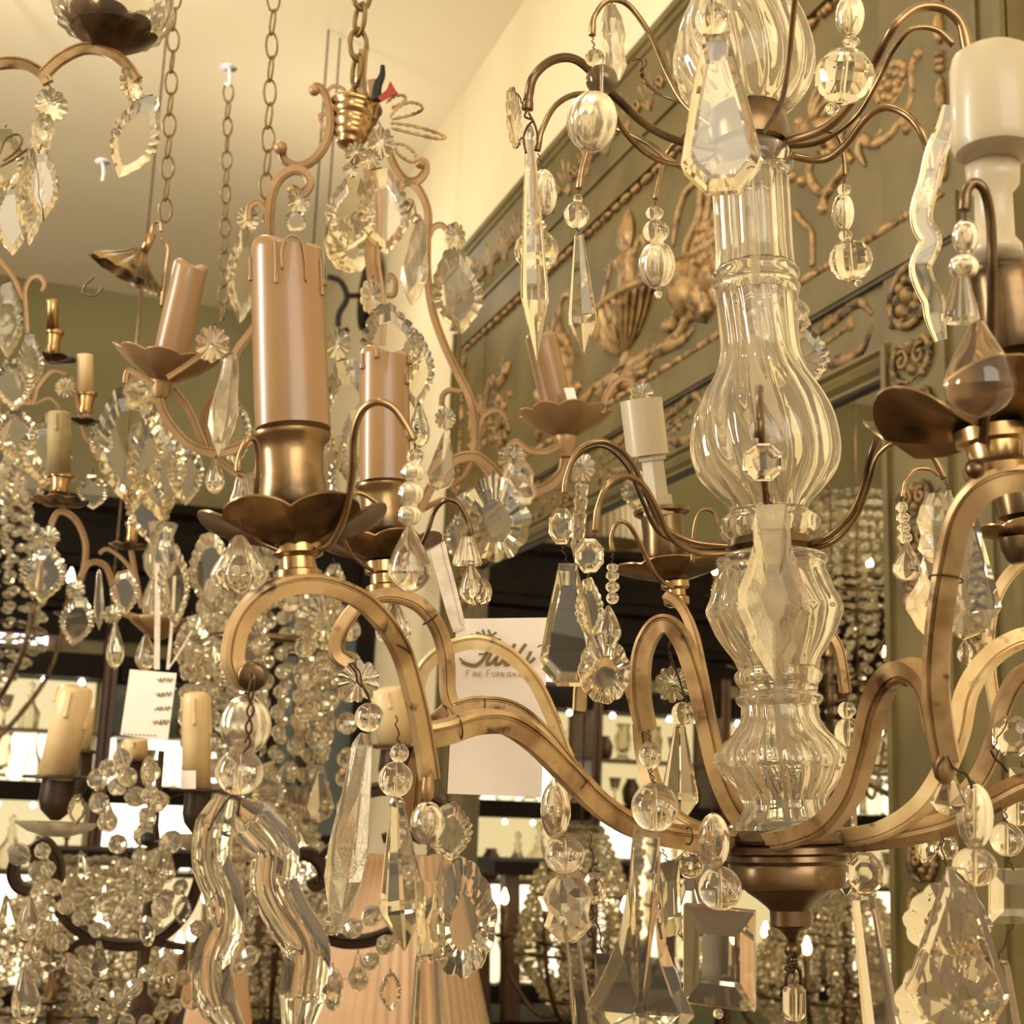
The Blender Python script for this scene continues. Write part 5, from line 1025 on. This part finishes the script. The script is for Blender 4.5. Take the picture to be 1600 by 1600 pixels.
# big scalloped leaves on the glass stem
for lb, k, x, y0, y1, w, ln in (('largest rough crystal leaf left of the glass stem, above the dark beam', 'leaf', 205, 600, 800, 96, 10), ('rough crystal leaf overlapping its larger neighbour above the dark beam', 'leaf', 245, 650, 815, 80, 16), ('narrow bright leaf hanging before the glass stem', 'leaf', 232, 740, 850, 60, 8), ('leaf plate on the right of the glass stem', 'leaf', 272, 850, 980, 44, 6), ('crystal leaf behind the curved gilt bars', 'leaf', 290, 690, 790, 50, 0), ('leaf plate left of the glass stem near the small cup', 'leaf', 195, 890, 960, 40, 4), ('crystal leaf just above the largest rough leaf', 'crumble', 218, 590, 640, 50, 8)):
    pendant(lb, DL-.25, [(k, x, y0, y1, w, ln, R_.uniform(-25, 25))], (x-ln/2, y0-6), PG4, wr=.0008)
# ================================================================== DARK IRON WALL BRACKET behind the cage
ib = thing('iron_bracket', 'round black iron plate with curved arm behind the second drip candle', 'wall bracket', P(575, 455, 7.5))
m = M(); lathe(m, P(578, 455, 7.62), [(0, .01), (.004, sz(62, 7.5)), (.018, sz(64, 7.5)), (.02, .01)], 32, axis=(-1, 0, 0)); put('round_plate', m, 'iron_black', ib)
for pts in ([(512, 432), (532, 440), (542, 465), (530, 490), (528, 510)], [(538, 462), (560, 462)], [(530, 520), (545, 515)]): round_arm('curved_arm', [(x, y, 7.4) for x, y in pts], 9, 'iron_black', ib)
# ================================================================== LIT DISPLAY CABINETS along the back wall
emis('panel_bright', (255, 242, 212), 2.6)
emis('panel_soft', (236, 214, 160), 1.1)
mat('panel_green', (122, 128, 98), (90, 96, 72), rough=0.4, scale=2)
emis('halogen', (255, 240, 215), 30.0)
CBY = 8.55; CW = 0.94; cabs = []
side = ['far left', 'second', 'middle', 'fourth', 'right hand']
for i in range(5):
    x0 = -3.2+i*CW; x1 = x0+CW-.01
    cb = thing('display_cabinet', 'dark wood display cabinet with lit shelves, '+('fifth', 'fourth', 'third', 'second', 'first')[i]+' from the cream right wall', 'display cabinet', ((x0+x1)/2, CBY+.2, 0), 'lit display cabinets along the back wall')
    def cbx(name, mt, *b):
        m = M(); wbox(m, *b); return put(name, m, mt, cb, smooth=False, origin=((b[0]+b[1])/2, (b[2]+b[3])/2, (b[4]+b[5])/2))
    for a in (x0, x1-.03): cbx('side_post', 'brown_wood', a, a+.03, CBY, CBY+.4, 0.0, Z(.92))
    cbx('top_rail', 'dark_wood', x0+.05, x1-.05, CBY+.001, CBY+.40, Z(.66), Z(.80))
    cbx('shelf', 'dark_wood', x0+.05, x1-.05, CBY+.02, CBY+.40, Z(-.05), Z(.06))
    cbx('shelf', 'brown_wood', x0+.05, x1-.05, CBY+.04, CBY+.40, Z(-.46), Z(-.43))
    cbx('shelf', 'dark_wood', x0+.05, x1-.05, CBY+.02, CBY+.40, Z(-1.17), Z(-1.06))
    cbx('shelf', 'brown_wood', x0+.05, x1-.05, CBY+.04, CBY+.40, Z(.335), Z(.355))
    cbx('lower_door', 'panel_green', x0+.05, x1-.05, CBY+.03, CBY+.06, .02, Z(-1.17))
    for k, (z0, z1) in enumerate(((-1.06, -.46), (-.43, -.05), (.06, .335), (.355, .66))):
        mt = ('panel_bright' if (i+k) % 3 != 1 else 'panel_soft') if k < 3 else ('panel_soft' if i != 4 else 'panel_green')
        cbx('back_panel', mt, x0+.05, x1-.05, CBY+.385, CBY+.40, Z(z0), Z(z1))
    for k in range(4):
        m = M(); ball(m, (x0+.15+.21*k, CBY+.12, Z(.64)), .016, 8, 6); put('halogen_bulb', m, 'halogen', cb)
        m = M(); ball(m, (x0+.2+.19*k, CBY+.10, Z(-.075)), .014, 8, 6); put('halogen_bulb', m, 'halogen', cb)
m = M(); wbox(m, -.25, .18, CBY-.06, CBY-.02, Z(.83), Z(.875))
tb = thing('strip_light', 'glaring white strip light under the dark beam at the far left', 'strip light', (-.03, CBY-.04, Z(.85))); put('light_tube', m, 'lit_tube', tb, smooth=False)
m = M(); wbox(m, -.27, .36, CBY-.02, CBY, Z(.82), Z(.89)); put('housing', m, 'brown_wood', tb, smooth=False)
# glassware on the shelves: each piece an object
GW = []; ORD = ('first', 'second', 'third', 'fourth', 'fifth', 'sixth', 'seventh', 'eighth', 'ninth', 'tenth', 'eleventh', 'twelfth', 'thirteenth', 'fourteenth', 'fifteenth', 'sixteenth', 'seventeenth', 'eighteenth', 'nineteenth', 'twentieth', 'twenty-first', 'twenty-second', 'twenty-third', 'twenty-fourth')
def gw(name, prof, mt, fl=0):
    m = M(); lathe(m, (0, 0, 0), prof, 20 if not fl else 40, rad=(lambda t, i, z, r: (r*(1+.10*math.cos(fl*t)), z)) if fl else None); return (name, mk_mesh(name, m, mt))
GW.append(gw('glass_vase', [(0, .05), (.01, .055), (.03, .03), (.08, .05), (.16, .06), (.22, .035), (.26, .05), (.255, .045), (.10, .04), (.05, .01)], 'crystal_far', 8))
GW.append(gw('glass_goblet', [(0, .04), (.005, .04), (.02, .008), (.09, .008), (.11, .03), (.19, .045), (.185, .04), (.12, .02)], 'crystal_far'))
GW.append(gw('decanter', [(0, .05), (.01, .06), (.10, .065), (.15, .03), (.20, .018), (.21, .028), (.23, .01), (.27, .022), (.29, .004)], 'crystal_far', 6))
GW.append(gw('small_lampshade', [(0, .09), (.005, .092), (.13, .05), (.128, .046), (.006, .088)], 'peach_fabric'))
GW.append(gw('brass_candlestick', [(0, .045), (.01, .04), (.02, .015), (.08, .012), (.10, .02), (.17, .01), (.19, .022), (.20, .022)], 'brass_bright'))
GW.append(gw('pottery_jar', [(0, .035), (.02, .05), (.09, .06), (.13, .045), (.15, .03), (.165, .035)], 'brown_wood'))
GL = {'glass_vase': ('fluted glass vase on a lit cabinet shelf', 'vase'), 'glass_goblet': ('small clear goblet on a lit cabinet shelf', 'goblet'), 'decanter': ('cut glass decanter on a lit cabinet shelf', 'decanter'),
      'small_lampshade': ('small peach lampshade standing on a lit cabinet shelf', 'lampshade'), 'brass_candlestick': ('brass candlestick on a lit cabinet shelf', 'candlestick'), 'pottery_jar': ('brown jar on a lit cabinet shelf', 'jar')}
for zz in (.355, .061, -.429, -1.059):
    x = -3.1; cnt = {}
    while x < 1.42:
        nm, me = GW[R_.choice((0, 0, 1, 1, 2, 2, 3, 4, 5, 0))]
        s = R_.uniform(.85, 1.25)*(1.0 if zz < .3 else .9)*(1.45 if zz < -1 else 1)
        rr = s*{'glass_vase': .066, 'glass_goblet': .045, 'decanter': .066, 'small_lampshade': .092, 'brass_candlestick': .045, 'pottery_jar': .06}[nm]; x += rr+.012; ci = int((x+3.2)//CW)
        if (x+3.2) % CW > .045+rr and (x+3.2) % CW < CW-.045-rr:
            o = bpy.data.objects.new(nm, me); COL.objects.link(o); o.location = (x, CBY+R_.uniform(.1, .26), Z(zz)+.001); o.scale = (s, s, s); o.rotation_euler = (0, 0, R_.uniform(0, 3))
            cnt[(nm, ci)] = cnt.get((nm, ci), 0)+1; sh = {.355: 'top', .061: 'second', -.429: 'third', -1.059: 'lowest'}[zz]
            tag(o, GL[nm][0].replace(' on a lit cabinet shelf', '').replace(' standing', '')+', '+ORD[cnt[(nm, ci)]-1]+' on the '+sh+' shelf of the '+ORD[4-ci]+' lit cabinet from the wall', GL[nm][1], GL[nm][1]+'s on the lit cabinet shelves')
        x += rr+R_.uniform(.0, .05)
# ================================================================== TALL DARK CUPBOARD in the corner
cu = thing('corner_cupboard', 'tall dark wood cupboard with blue grey panel beyond the cream wall', 'cupboard', (1.36, 7.3, 0))
def cux(name, mt, *b):
    m = M(); wbox(m, *b); return put(name, m, mt, cu, smooth=False, origin=((b[0]+b[1])/2, (b[2]+b[3])/2, (b[4]+b[5])/2))
cux('carcass', 'dark_wood', 1.18, WX-.01, 6.72, 7.6, 0.02, Z(1.30)); cux('front_stile', 'dark_wood', 1.16, 1.22, 6.68, 6.72, 0.02, Z(1.25)); cux('front_stile', 'dark_wood', WX-.09, WX-.01, 6.66, 6.72, 0.02, Z(1.25))
cux('front_panel', 'blue_wall', 1.22, WX-.09, 6.70, 6.719, .1, Z(.95)); cux('cornice', 'dark_wood', 1.12, WX-.01, 6.62, 7.6, Z(1.301), Z(1.38))
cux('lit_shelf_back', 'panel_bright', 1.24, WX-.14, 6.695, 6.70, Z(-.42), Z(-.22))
cux('shelf_edge', 'dark_wood', 1.22, WX-.09, 6.66, 6.70, Z(-.20), Z(-.15))
# ================================================================== PLEATED FLOOR LAMPS
def floor_lamp(label, px, ytop, ybot, h1, h2, d):
    s = sz(1, d); c = P(px, ybot, d); ct = P(px, ytop, d); h = ct.z-c.z
    t = thing('floor_lamp', label, 'floor lamp', (c.x, c.y, 0), 'peach pleated floor lamps'); m = M()
    n = 52; lathe(m, (c.x, c.y, c.z), [(0, h2*s), (h*.03, h2*s*.99), (h*.97, h1*s*1.02), (h, h1*s), (h*.995, h1*s*.96), (h*.02, h2*s*.96)], n*4, rad=lambda t_, i, z, r: (r*(1+.022*math.cos(n*t_)), z), caps=False)
    o = put('pleated_shade', m, 'peach_fabric', t)
    m = M(); lathe(m, (c.x, c.y, .002), [(0, .15), (.02, .15), (.04, .05), (.06, .018), (c.z+h*.8, .012), (c.z+h*.82, .004)], 20); put('pole', m, 'brass_dark', t); return t
floor_lamp('large peach pleated lampshade low behind the iron scroll arm', 610, 1338, 1660, 85, 165, 2.75)
floor_lamp('smaller peach pleated lampshade behind the wavy glass plates', 340, 1425, 1600, 24, 52, 2.7)
# ================================================================== DARK IRON CHANDELIER with beads, lower left
DI = 1.9
ic = thing('iron_chandelier', 'dark iron scroll chandelier with cream candle tubes and bead garlands at lower left', 'chandelier', P(205, 1450, DI))
def ibar(pts, w, d=DI, nm='iron_arm'): return flat_arm(nm, [(p[0], p[1], p[2] if len(p) > 2 else d) for p in pts], w, 'iron', t=.9, parent=ic)
ibar([(46, 1392), (28, 1384), (20, 1362), (30, 1338), (52, 1326), (70, 1316), (88, 1340), (92, 1368), (84, 1392), (92, 1418), (118, 1448), (158, 1470), (205, 1476), (250, 1464), (288, 1430), (308, 1385), (318, 1340)], 17)
ibar([(111, 1497), (112, 1482), (124, 1472), (140, 1472)], 10); ibar([(235, 1470), (265, 1476), (290, 1480)], 10)
ibar([(487, 1372), (493, 1382), (504, 1376), (505, 1358), (492, 1340), (472, 1334), (454, 1346), (450, 1376), (460, 1412), (486, 1446), (525, 1468), (570, 1470), (612, 1456), (650, 1432), (690, 1398), (715, 1350)], 19)
ibar([(350, 1408), (385, 1402), (420, 1392), (452, 1366)], 17); ibar([(500, 1338), (520, 1322), (545, 1318)], 12); ibar([(560, 1240), (600, 1232), (640, 1238), (670, 1250), (690, 1262)], 20); ibar([(598, 1310), (630, 1302), (660, 1312)], 14)
ibar([(230, 1340), (234, 1325), (250, 1318), (262, 1322)], 9); ibar([(198, 1345), (190, 1328), (196, 1318)], 9)
m = M(); lathe(m, P(206, 1700, DI), [(z*sz(1, DI), r*sz(1, DI)) for z, r in ((0, 20), (60, 34), (100, 36), (125, 30), (140, 12), (180, 9), (230, 12), (250, 8), (330, 6), (380, 10), (400, 6), (520, 5))], 20); put('centre_post', m, 'iron', ic)
m = M(); ball(m, P(231, 1311, DI-.2), sz(10, DI)); put('iron_ball', m, 'iron_black', ic)
def icandle(px, yt, yb, w, lean, d, mt='wax_cream', pan=True, bob=True):
    s = sz(1, d); cnd(px, yt, yb, w, mt, d, ic, lean)
    bx = px-lean/2
    if pan: m = M(); lathe(m, P(bx, yb+3, d), [(0, w*.3*s), (-2*s, w*.85*s), (0, w*.9*s), (3*s, w*.82*s), (4*s, w*.3*s)], 40, rad=lambda t, i, z, r: (r*(1+.04*math.cos(10*t)), z)); put('drip_pan', m, 'iron', ic)
    socket(P(bx-2, yb+70, d), (0, 0, 1), s, [(0, w*.12), (8, w*.28), (16, w*.42), (30, w*.50), (64, w*.46), (66, w*.5), (68, w*.3)], 'iron', ic)
    if bob: m = M(); lathe(m, P(bx, yb+95, d), [(0, w*.3*s), (6*s, w*.7*s), (20*s, w*1.1*s), (22*s, w*1.08*s), (10*s, w*.65*s), (4*s, w*.28*s)], 60, rad=lambda t, i, z, r: (r*(1+.06*math.cos(12*t)), z)); put('glass_pan', m, 'crystal_far', ic)
icandle(104, 1073, 1212, 56, 32, 1.85); icandle(307, 1082, 1232, 45, 0, 1.9); icandle(133, 1105, 1172, 24, 8, 2.1, bob=False); icandle(212, 1155, 1186, 38, 0, 2.2, bob=False); icandle(612, 1075, 1165, 56, -14, 2.2, bob=False); icandle(472, 1090, 1158, 20, 6, 2.6, bob=False, pan=False)
m = M(); q = [P(288, 1200, 1.88), P(311, 1200, 1.88), P(311, 1228, 1.88), P(288, 1228, 1.88)]; q = [p-FWD*.02 for p in q]; m.add(q+[p+FWD*.001 for p in q], [(0, 1, 2, 3), (7, 6, 5, 4), (0, 4, 5, 1), (1, 5, 6, 2), (2, 6, 7, 3), (3, 7, 4, 0)]); put('paper_sticker', m, 'paper', ic, smooth=False)
def garland(pts, d, bw, label, group, kind='bead', gap=1.0, far=True, jit=0):
    q = smooth_path([P(x, y, d) for x, y in pts], 12); t = thing('bead_garland', label, 'bead garland', q[0], group); w = sz(bw, d); acc = 0; k = 0; me = far_unit(kind) if far else unit(kind)
    for i in range(1, len(q)):
        acc += (q[i]-q[i-1]).length
        if acc >= w*gap:
            acc = 0; o = bpy.data.objects.new('bead', me); COL.objects.link(o); o.parent = t; s = w*R_.uniform(.85, 1.15)
            u = (q[i]-q[i-1]).normalized(); o.rotation_euler = u.to_track_quat('Z', 'Y').to_euler(); o.scale = (s, s, s); o.location = q[i]+Vector((R_.uniform(-1, 1), R_.uniform(-1, 1), R_.uniform(-1, 1)))*jit*w-wloc(t)
    m = M(); sweep(m, q, circ(.0005, 4)); put('string', m, 'wire', t); return t
GI = 'bead garlands on the dark iron chandelier'
GPL = ('along its left arm', 'hanging outside its left scroll', 'falling between the two cream candles', 'falling left of the right cream candle', 'stretched across its middle', 'looped below its left arm', 'looped towards the wavy glass plates', 'slung between the far candle and the right candle', 'lowest around its post', 'dropping from its left arm', 'curling beside its post on the right', 'swinging under the big scroll', 'just behind the wavy glass plates', 'over the top of its post', 'outermost at the left edge', 'dropping behind the wavy glass plates', 'resting in the curve of the big scroll'); gk = 0
for pts in ([(60, 1310), (90, 1395), (120, 1430), (170, 1450), (215, 1400), (235, 1330)], [(80, 1400), (60, 1440), (50, 1500), (70, 1540)], [(150, 1200), (165, 1280), (195, 1350), (210, 1420)], [(240, 1190), (230, 1270), (215, 1350), (212, 1400)],
            [(110, 1400), (150, 1400), (200, 1390), (260, 1400), (300, 1360)], [(100, 1500), (150, 1540), (190, 1550), (230, 1520), (250, 1500)], [(250, 1500), (290, 1530), (340, 1525), (380, 1500), (420, 1480)], [(160, 1180), (190, 1230), (240, 1250), (290, 1240)],
            [(120, 1540), (160, 1580), (215, 1600), (260, 1580), (300, 1560)], [(40, 1420), (75, 1460), (100, 1490), (110, 1520)], [(280, 1300), (250, 1340), (240, 1380), (260, 1430)], [(480, 1500), (520, 1530), (560, 1520), (600, 1480), (640, 1450)],
            [(300, 1440), (330, 1470), (370, 1460), (400, 1430)], [(190, 1170), (200, 1210), (230, 1290), (200, 1330)], [(10, 1330), (45, 1345), (80, 1380)], [(390, 1300), (410, 1340), (400, 1390), (380, 1430)], [(500, 1440), (540, 1450), (580, 1430), (620, 1400)]):
    gk += 1; garland(pts, DI-R_.uniform(.02, .12), R_.uniform(24, 34), 'bead garland on the dark iron chandelier '+GPL[gk-1], GI, gap=1.02, jit=.12)
GI2 = 'almond drops on the dark iron chandelier'
ALM = sorted([(45, 1400, 70), (80, 1440, 80), (155, 1470, 60), (190, 1530, 60), (260, 1480, 70), (300, 1500, 80), (40, 1510, 90), (330, 1340, 60), (232, 1180, 50), (170, 1250, 50), (262, 1330, 50), (130, 1330, 46), (480, 1480, 60), (520, 1510, 70), (560, 1490, 60), (610, 1520, 60), (10, 1400, 60), (120, 1240, 50), (350, 1560, 60), (230, 1430, 50), (285, 1400, 46), (20, 1460, 40)])
for x, y, h in ALM:
    pendant('almond shaped glass drop hanging from the dark iron chandelier', DI-.1, [(R_.choice(('kite', 'leaf', 'pear', 'lens')), x, y, y+h, h*.5, R_.uniform(-8, 8), R_.uniform(-30, 30))], (x, y-6), GI2, wr=.0008)['label'] = 'almond shaped glass drop on the dark iron chandelier, '+ORD[ALM.index((x, y, h))]+' counted from the left'
# ================================================================== BEAD BASKET CHANDELIER in the middle distance
DB = 2.7
bc = thing('basket_chandelier', 'tall basket chandelier hung with dense vertical bead strings behind the left scroll', 'chandelier', P(420, 900, DB))
cB = P(420, 900, DB); rB = sz(110, DB)
for rz, rr, w in ((P(420, 850, DB).z, .55, .006), (P(420, 1010, DB).z, 1.0, .008), (P(420, 1240, DB).z, .7, .006)):
    m = M(); sweep(m, [Vector((cB.x+rB*rr*math.cos(t), cB.y+rB*rr*math.sin(t), rz)) for t in [i*2*PI/36 for i in range(36)]], circ(w, 6), nrm=(0, 0, 1), closed=True); put('brass_ring', m, 'brass_dark', bc)
m = M(); tube(m, [(cB.x, cB.y, P(420, 620, DB).z), (cB.x, cB.y, P(420, 1260, DB).z)], .008, 8, 1, smooth=False); put('centre_rod', m, 'brass_dark', bc)
GB = 'bead strings on the basket chandelier'
for i in range(20):
    a = 2*PI*i/20+.1; z0 = P(420, 850, DB).z; z1 = P(420, 1010, DB).z; z2 = P(420, 1240, DB).z
    q = smooth_path([Vector((cB.x+rB*r*math.cos(a), cB.y+rB*r*math.sin(a), z)) for r, z in ((.2, P(420, 700, DB).z), (.5, z0), (.85, (z0+z1)/2), (1.0, z1), (.98, (z1+z2)/2), (.7, z2), (.25, z2-.09))], 16)
    t = thing('bead_string', 'vertical string of faceted beads on the basket chandelier', 'bead string', q[0], GB); acc = 0
    w = .026 if i % 2 else .034
    m = M(); sweep(m, q, circ(.0006, 4)); put('string', m, 'wire', t)
    for j in range(1, len(q)):
        acc += (q[j]-q[j-1]).length
        if acc >= w*1.15:
            acc = 0; o = bpy.data.objects.new('bead', far_unit('bead')); COL.objects.link(o); o.parent = t; o.scale = (w, w, w); o.location = q[j]-wloc(t); o.rotation_euler = (R_.uniform(-.3, .3), 0, R_.uniform(0, 3))
GB2 = 'single crystals strung in front of the corner cupboard'
for x, ys, w in ((545, (985, 1035, 1080, 1130, 1185, 1215, 1260), 34), (505, (1000, 1045, 1100, 1150), 30), (478, (960, 1010, 1060, 1110), 34)):
    for k_, y in enumerate(ys): pendant(ORD[k_]+' cut bead from the top of the '+{545: 'right', 505: 'middle', 478: 'left'}[x]+' thread before the blue grey cupboard', 2.4, [('fball', x+R_.uniform(-4, 4), y-w/2, y+w/2, w)], (x, y-w/2-8), GB2)
for lb, k, x, y0, y1, w in (('clear pear drop glowing left of the left scroll stem', 'kite', 500, 1195, 1285, 46), ('pale cut drop beside the wavy plate', 'kite', 462, 1280, 1340, 40), ('leaf cluster behind the tall candle pan', 'leaf', 330, 830, 960, 60), ('long leaf behind the left scroll', 'leaf', 390, 940, 1080, 56), ('crystal leaf under the left scroll top', 'shell', 505, 930, 1000, 84), ('teardrop lit through the left scroll', 'pear', 452, 905, 955, 44),
                            ('hanging leaf left of the left scroll', 'leafopen', 300, 960, 1060, 50), ('small leaf at the foot of the basket', 'leaf', 420, 1190, 1280, 50), ('leaf near the second paper tag', 'leaf', 330, 1010, 1100, 44), ('leaf below the lowest petal candle pan', 'leaf', 520, 880, 960, 40), ('leaf beside the cage ring', 'leaf', 560, 640, 760, 50), ('leaf above the left scroll', 'leaf', 420, 760, 860, 60), ('leaf drop deep between both drip candles', 'leafopen', 540, 690, 800, 46), ('leaf drop left of the tallest candle base', 'leaf', 365, 620, 730, 50)):
    pendant(lb, 2.2, [(k, x, y0, y1, w, R_.uniform(-8, 8), R_.uniform(-30, 30))], (x, y0-8), 'crystals in the middle distance', wr=.0008)
# ================================================================== SECOND PAPER TAG
dU = 2.08
t2 = thing('price_tag', 'plain cream paper tag with handwriting hanging on two ribbons at the left', 'price tag', P(235, 1047, dU))
c4 = [P(203, 1046, dU), P(276, 1052, dU), P(262, 1158, dU), P(188, 1148, dU)]
m = M(); m.add(c4+[p+FWD*.0006 for p in c4], [(0, 1, 2, 3), (7, 6, 5, 4), (0, 4, 5, 1), (1, 5, 6, 2), (2, 6, 7, 3), (3, 7, 4, 0)]); put('paper_card', m, 'paper', t2, smooth=False)
for pts, w in (([(247, 880), (246, 960), (245, 1046)], 9), ([(272, 900), (268, 980), (262, 1046)], 5), ([(300, 985), (280, 1020), (262, 1046)], 3)):
    m = M(); q = smooth_path([P(x, y, dU) for x, y in pts], 5); h = sz(w, dU)/2; sweep(m, q, [(-h, -.0003), (h, -.0003), (h, .0003), (-h, .0003)], nrm=FWD); put('ribbon', m, 'ribbon', t2, smooth=False)
st = []
for r in range(4):
    y = 1060+r*22; x = 255-r*2
    for k in range(4): a_ = R_.uniform(-3, 3); st.append(([(x-8+k*6-2, y+a_), (x-8+k*6+R_.uniform(0, 3), y+6), (x-8+k*6+3, y+a_*.5), (x-8+k*6+5, y+R_.uniform(2, 8))], R_.uniform(.9, 1.7)))
st += [([(193+k*6, 1146+k*.3), (196+k*6, 1148+k*.3)], 1.6) for k in range(9)]
ink('handwriting', st, 'ink', t2, dU-.0012)
# ================================================================== THINGS SEEN IN THE MIRROR
def MIRR(p): return Vector((2*1.632-p.x, p.y, p.z))
def big_crystal(label, px, py, d, R, H, n, group):
    c = MIRR(P(px, py, d)); t = thing('crystal_chandelier', label, 'chandelier', c)
    m = M(); tube(m, [c+Vector((0, 0, -H*.55)), Vector((c.x, c.y, CZ-.01))], .004, 6, 1, smooth=False); put('centre_rod', m, 'brass_dark', t)
    for zz, rr in ((.42, .35), (.1, .8), (-.18, 1.0), (-.4, .6)):
        m = M(); sweep(m, [c+Vector((R*rr*math.cos(a), R*rr*math.sin(a), H*zz)) for a in [i*2*PI/40 for i in range(40)]], circ(.007, 6), nrm=(0, 0, 1), closed=True); put('brass_ring', m, 'brass_dark', t)
    for k in range(6):
        a = k*PI/3+.3; q = [c+Vector((math.cos(a)*R*r, math.sin(a)*R*r, H*z)) for r, z in ((.1, -.45), (.6, -.48), (1.1, -.30), (1.25, -.12))]
        m = M(); tube(m, q, .009, 8, 6); put('candle_arm', m, 'brass_dark', t)
        m = M(); lathe(m, q[-1], [(0, .02), (.01, .05), (.014, .05), (.016, .015), (.05, .018), (.055, .012), (.13, .012)], 16); put('candle_cup', m, 'brass_dark', t)
        m = M(); lathe(m, q[-1]+Vector((0, 0, .13)), [(0, .008), (.015, .016), (.03, .014), (.06, .002)], 10); put('flame_bulb', m, 'bulb_glow', t)
    m = M(); rs = random.Random(n)
    for i in range(n):
        a = 2*PI*i/n
        for j in range(24):
            s = j/23; r = R*(.35+.65*math.sin(min(1, s*1.35)*PI*.5)) if s < .74 else R*(1-(s-.74)*2.2); w = .019 if i % 2 else .026
            lathe(m, c+Vector((r*math.cos(a)+rs.uniform(-.01, .01), r*math.sin(a)+rs.uniform(-.01, .01), H*(.42-.86*s))), [(-w*.6, w*.2), (-w*.3, w*.8), (w*.3, w*.8), (w*.6, w*.2)], 6, axis=(rs.uniform(-.4, .4), rs.uniform(-.4, .4), 1))
    o = put('bead_curtain', m, 'crystal_far', t, smooth=False); o['kind'] = 'stuff'
    return t
big_crystal('crystal chandelier mirrored to the right of the turned glass column', 1340, 990, 6.4, .44, 1.5, 34, None)
big_crystal('hanging crystal chandelier mirrored behind the glass urn of the column', 1255, 900, 7.9, .40, 1.2, 24, None)
big_crystal('low crystal chandelier mirrored behind the paper tag and gilt arms', 905, 1430, 5.6, .24, .8, 20, None)
big_crystal('low crystal chandelier mirrored below the brass dish', 1305, 1500, 5.2, .30, .7, 24, None)
# white pleated shade reflected above the beam
c = MIRR(P(945, 850, 5.9)); ws = thing('pendant_lamp', 'white ribbed pendant lampshade reflected high in the mirror', 'pendant lamp', c)
m = M(); lathe(m, c, [(0, .17), (.03, .175), (.22, .15), (.24, .10), (.24, .09), (.21, .14), (.03, .165)], 160, rad=lambda t, i, z, r: (r*(1+.015*math.cos(40*t)), z), caps=False); put('ribbed_shade', m, 'plastic_white', ws)
m = M(); tube(m, [c+Vector((0, 0, .2)), Vector((c.x, c.y, CZ-.005))], .004, 6, 1, smooth=False); put('cord', m, 'wire', ws)
# etagere reflected low in the mirror
c = MIRR(P(795, 1400, 6.2)); et = thing('etagere', 'brown wooden shelf stand whose leaning post is reflected low in the mirror', 'shelf stand', (c.x, c.y, 0))
for dx, dy in ((0, 0), (-.75, 0), (0, .4), (-.75, .4)):
    m = M(); sweep(m, [Vector((c.x+dx-.05, c.y+dy, .003)), Vector((c.x+dx, c.y+dy, Z(-.25)))], [(-.035, -.035), (.035, -.035), (.035, .035), (-.035, .035)], nrm=(0, 1, 0)); put('post', m, 'brown_wood', et, smooth=False)
for zz in (Z(-.95), Z(-.28)):
    m = M(); wbox(m, c.x-.85, c.x+.09, c.y-.06, c.y+.46, zz, zz+.06); put('shelf', m, 'dark_wood', et, smooth=False)

lamp('lamp_among_mirrored_crystals', (-0.25, 5.0, 2.9), .03, 14, (1.0, .90, .70)); lamp('lamp_inside_cabinet_row', (-1.2, 7.6, 2.5), .1, 20, (1.0, .92, .76))  # unseen fill lights: one brightens the mirrored crystals, one stands before the cabinets
# ================================================================== SUB-PARTS: hang small parts on the part that carries them
RULES = {'wax_drip': 'candle_sleeve', 'scroll_eye': 'candle_arm', 'arm_drop_boss': 'candle_arm', 'wire_tie': 'candle_arm', 'socket_cover': 'lamp_socket', 'stem_knob': 'candle_cup_stem',
         'scroll_ball': 'scroll_bar', 'paper_sticker': 'candle_sleeve', 'script_lettering': 'paper_card', 'small_print': 'paper_card', 'leaf_sprig_print': 'paper_card', 'handwriting': 'paper_card',
         'halogen_bulb': 'top_rail', 'flame_bulb': 'candle_cup', 'gilded_urn': 'upper_panel', 'gilded_acanthus': 'upper_panel', 'gilded_griffin': 'upper_panel', 'gilded_wreath_scroll': 'upper_panel',
         'gilded_leaf_spray': 'upper_panel', 'bead_moulding': 'upper_panel', 'gilded_drop': 'stile', 'corner_rosette': 'stile', 'stile_fillet': 'stile', 'gilded_frieze': 'frieze_board', 'gilded_palmettes': 'cornice',
         'mirror_rebate': 'lower_moulding', 'small_rosette': 'middle_rail', 'rail_groove': 'middle_rail', 'iron_ball': 'centre_post'}
base = lambda o: o.name.rsplit('.', 1)[0] if o.name[-3:].isdigit() else o.name
for root in [o for o in COL.objects if o.parent is None and 'category' in o]:
    kids = list(root.children)
    for k in kids:
        tgt = RULES.get(base(k))
        c = [p for p in kids if base(p) == tgt] if tgt else []
        if c:
            near = min(c, key=lambda p: min((p.location+Vector(v.co)-k.location).length for v in list(p.data.vertices)[::7]))
            k.location = Vector(k.location)-Vector(near.location); k.parent = near
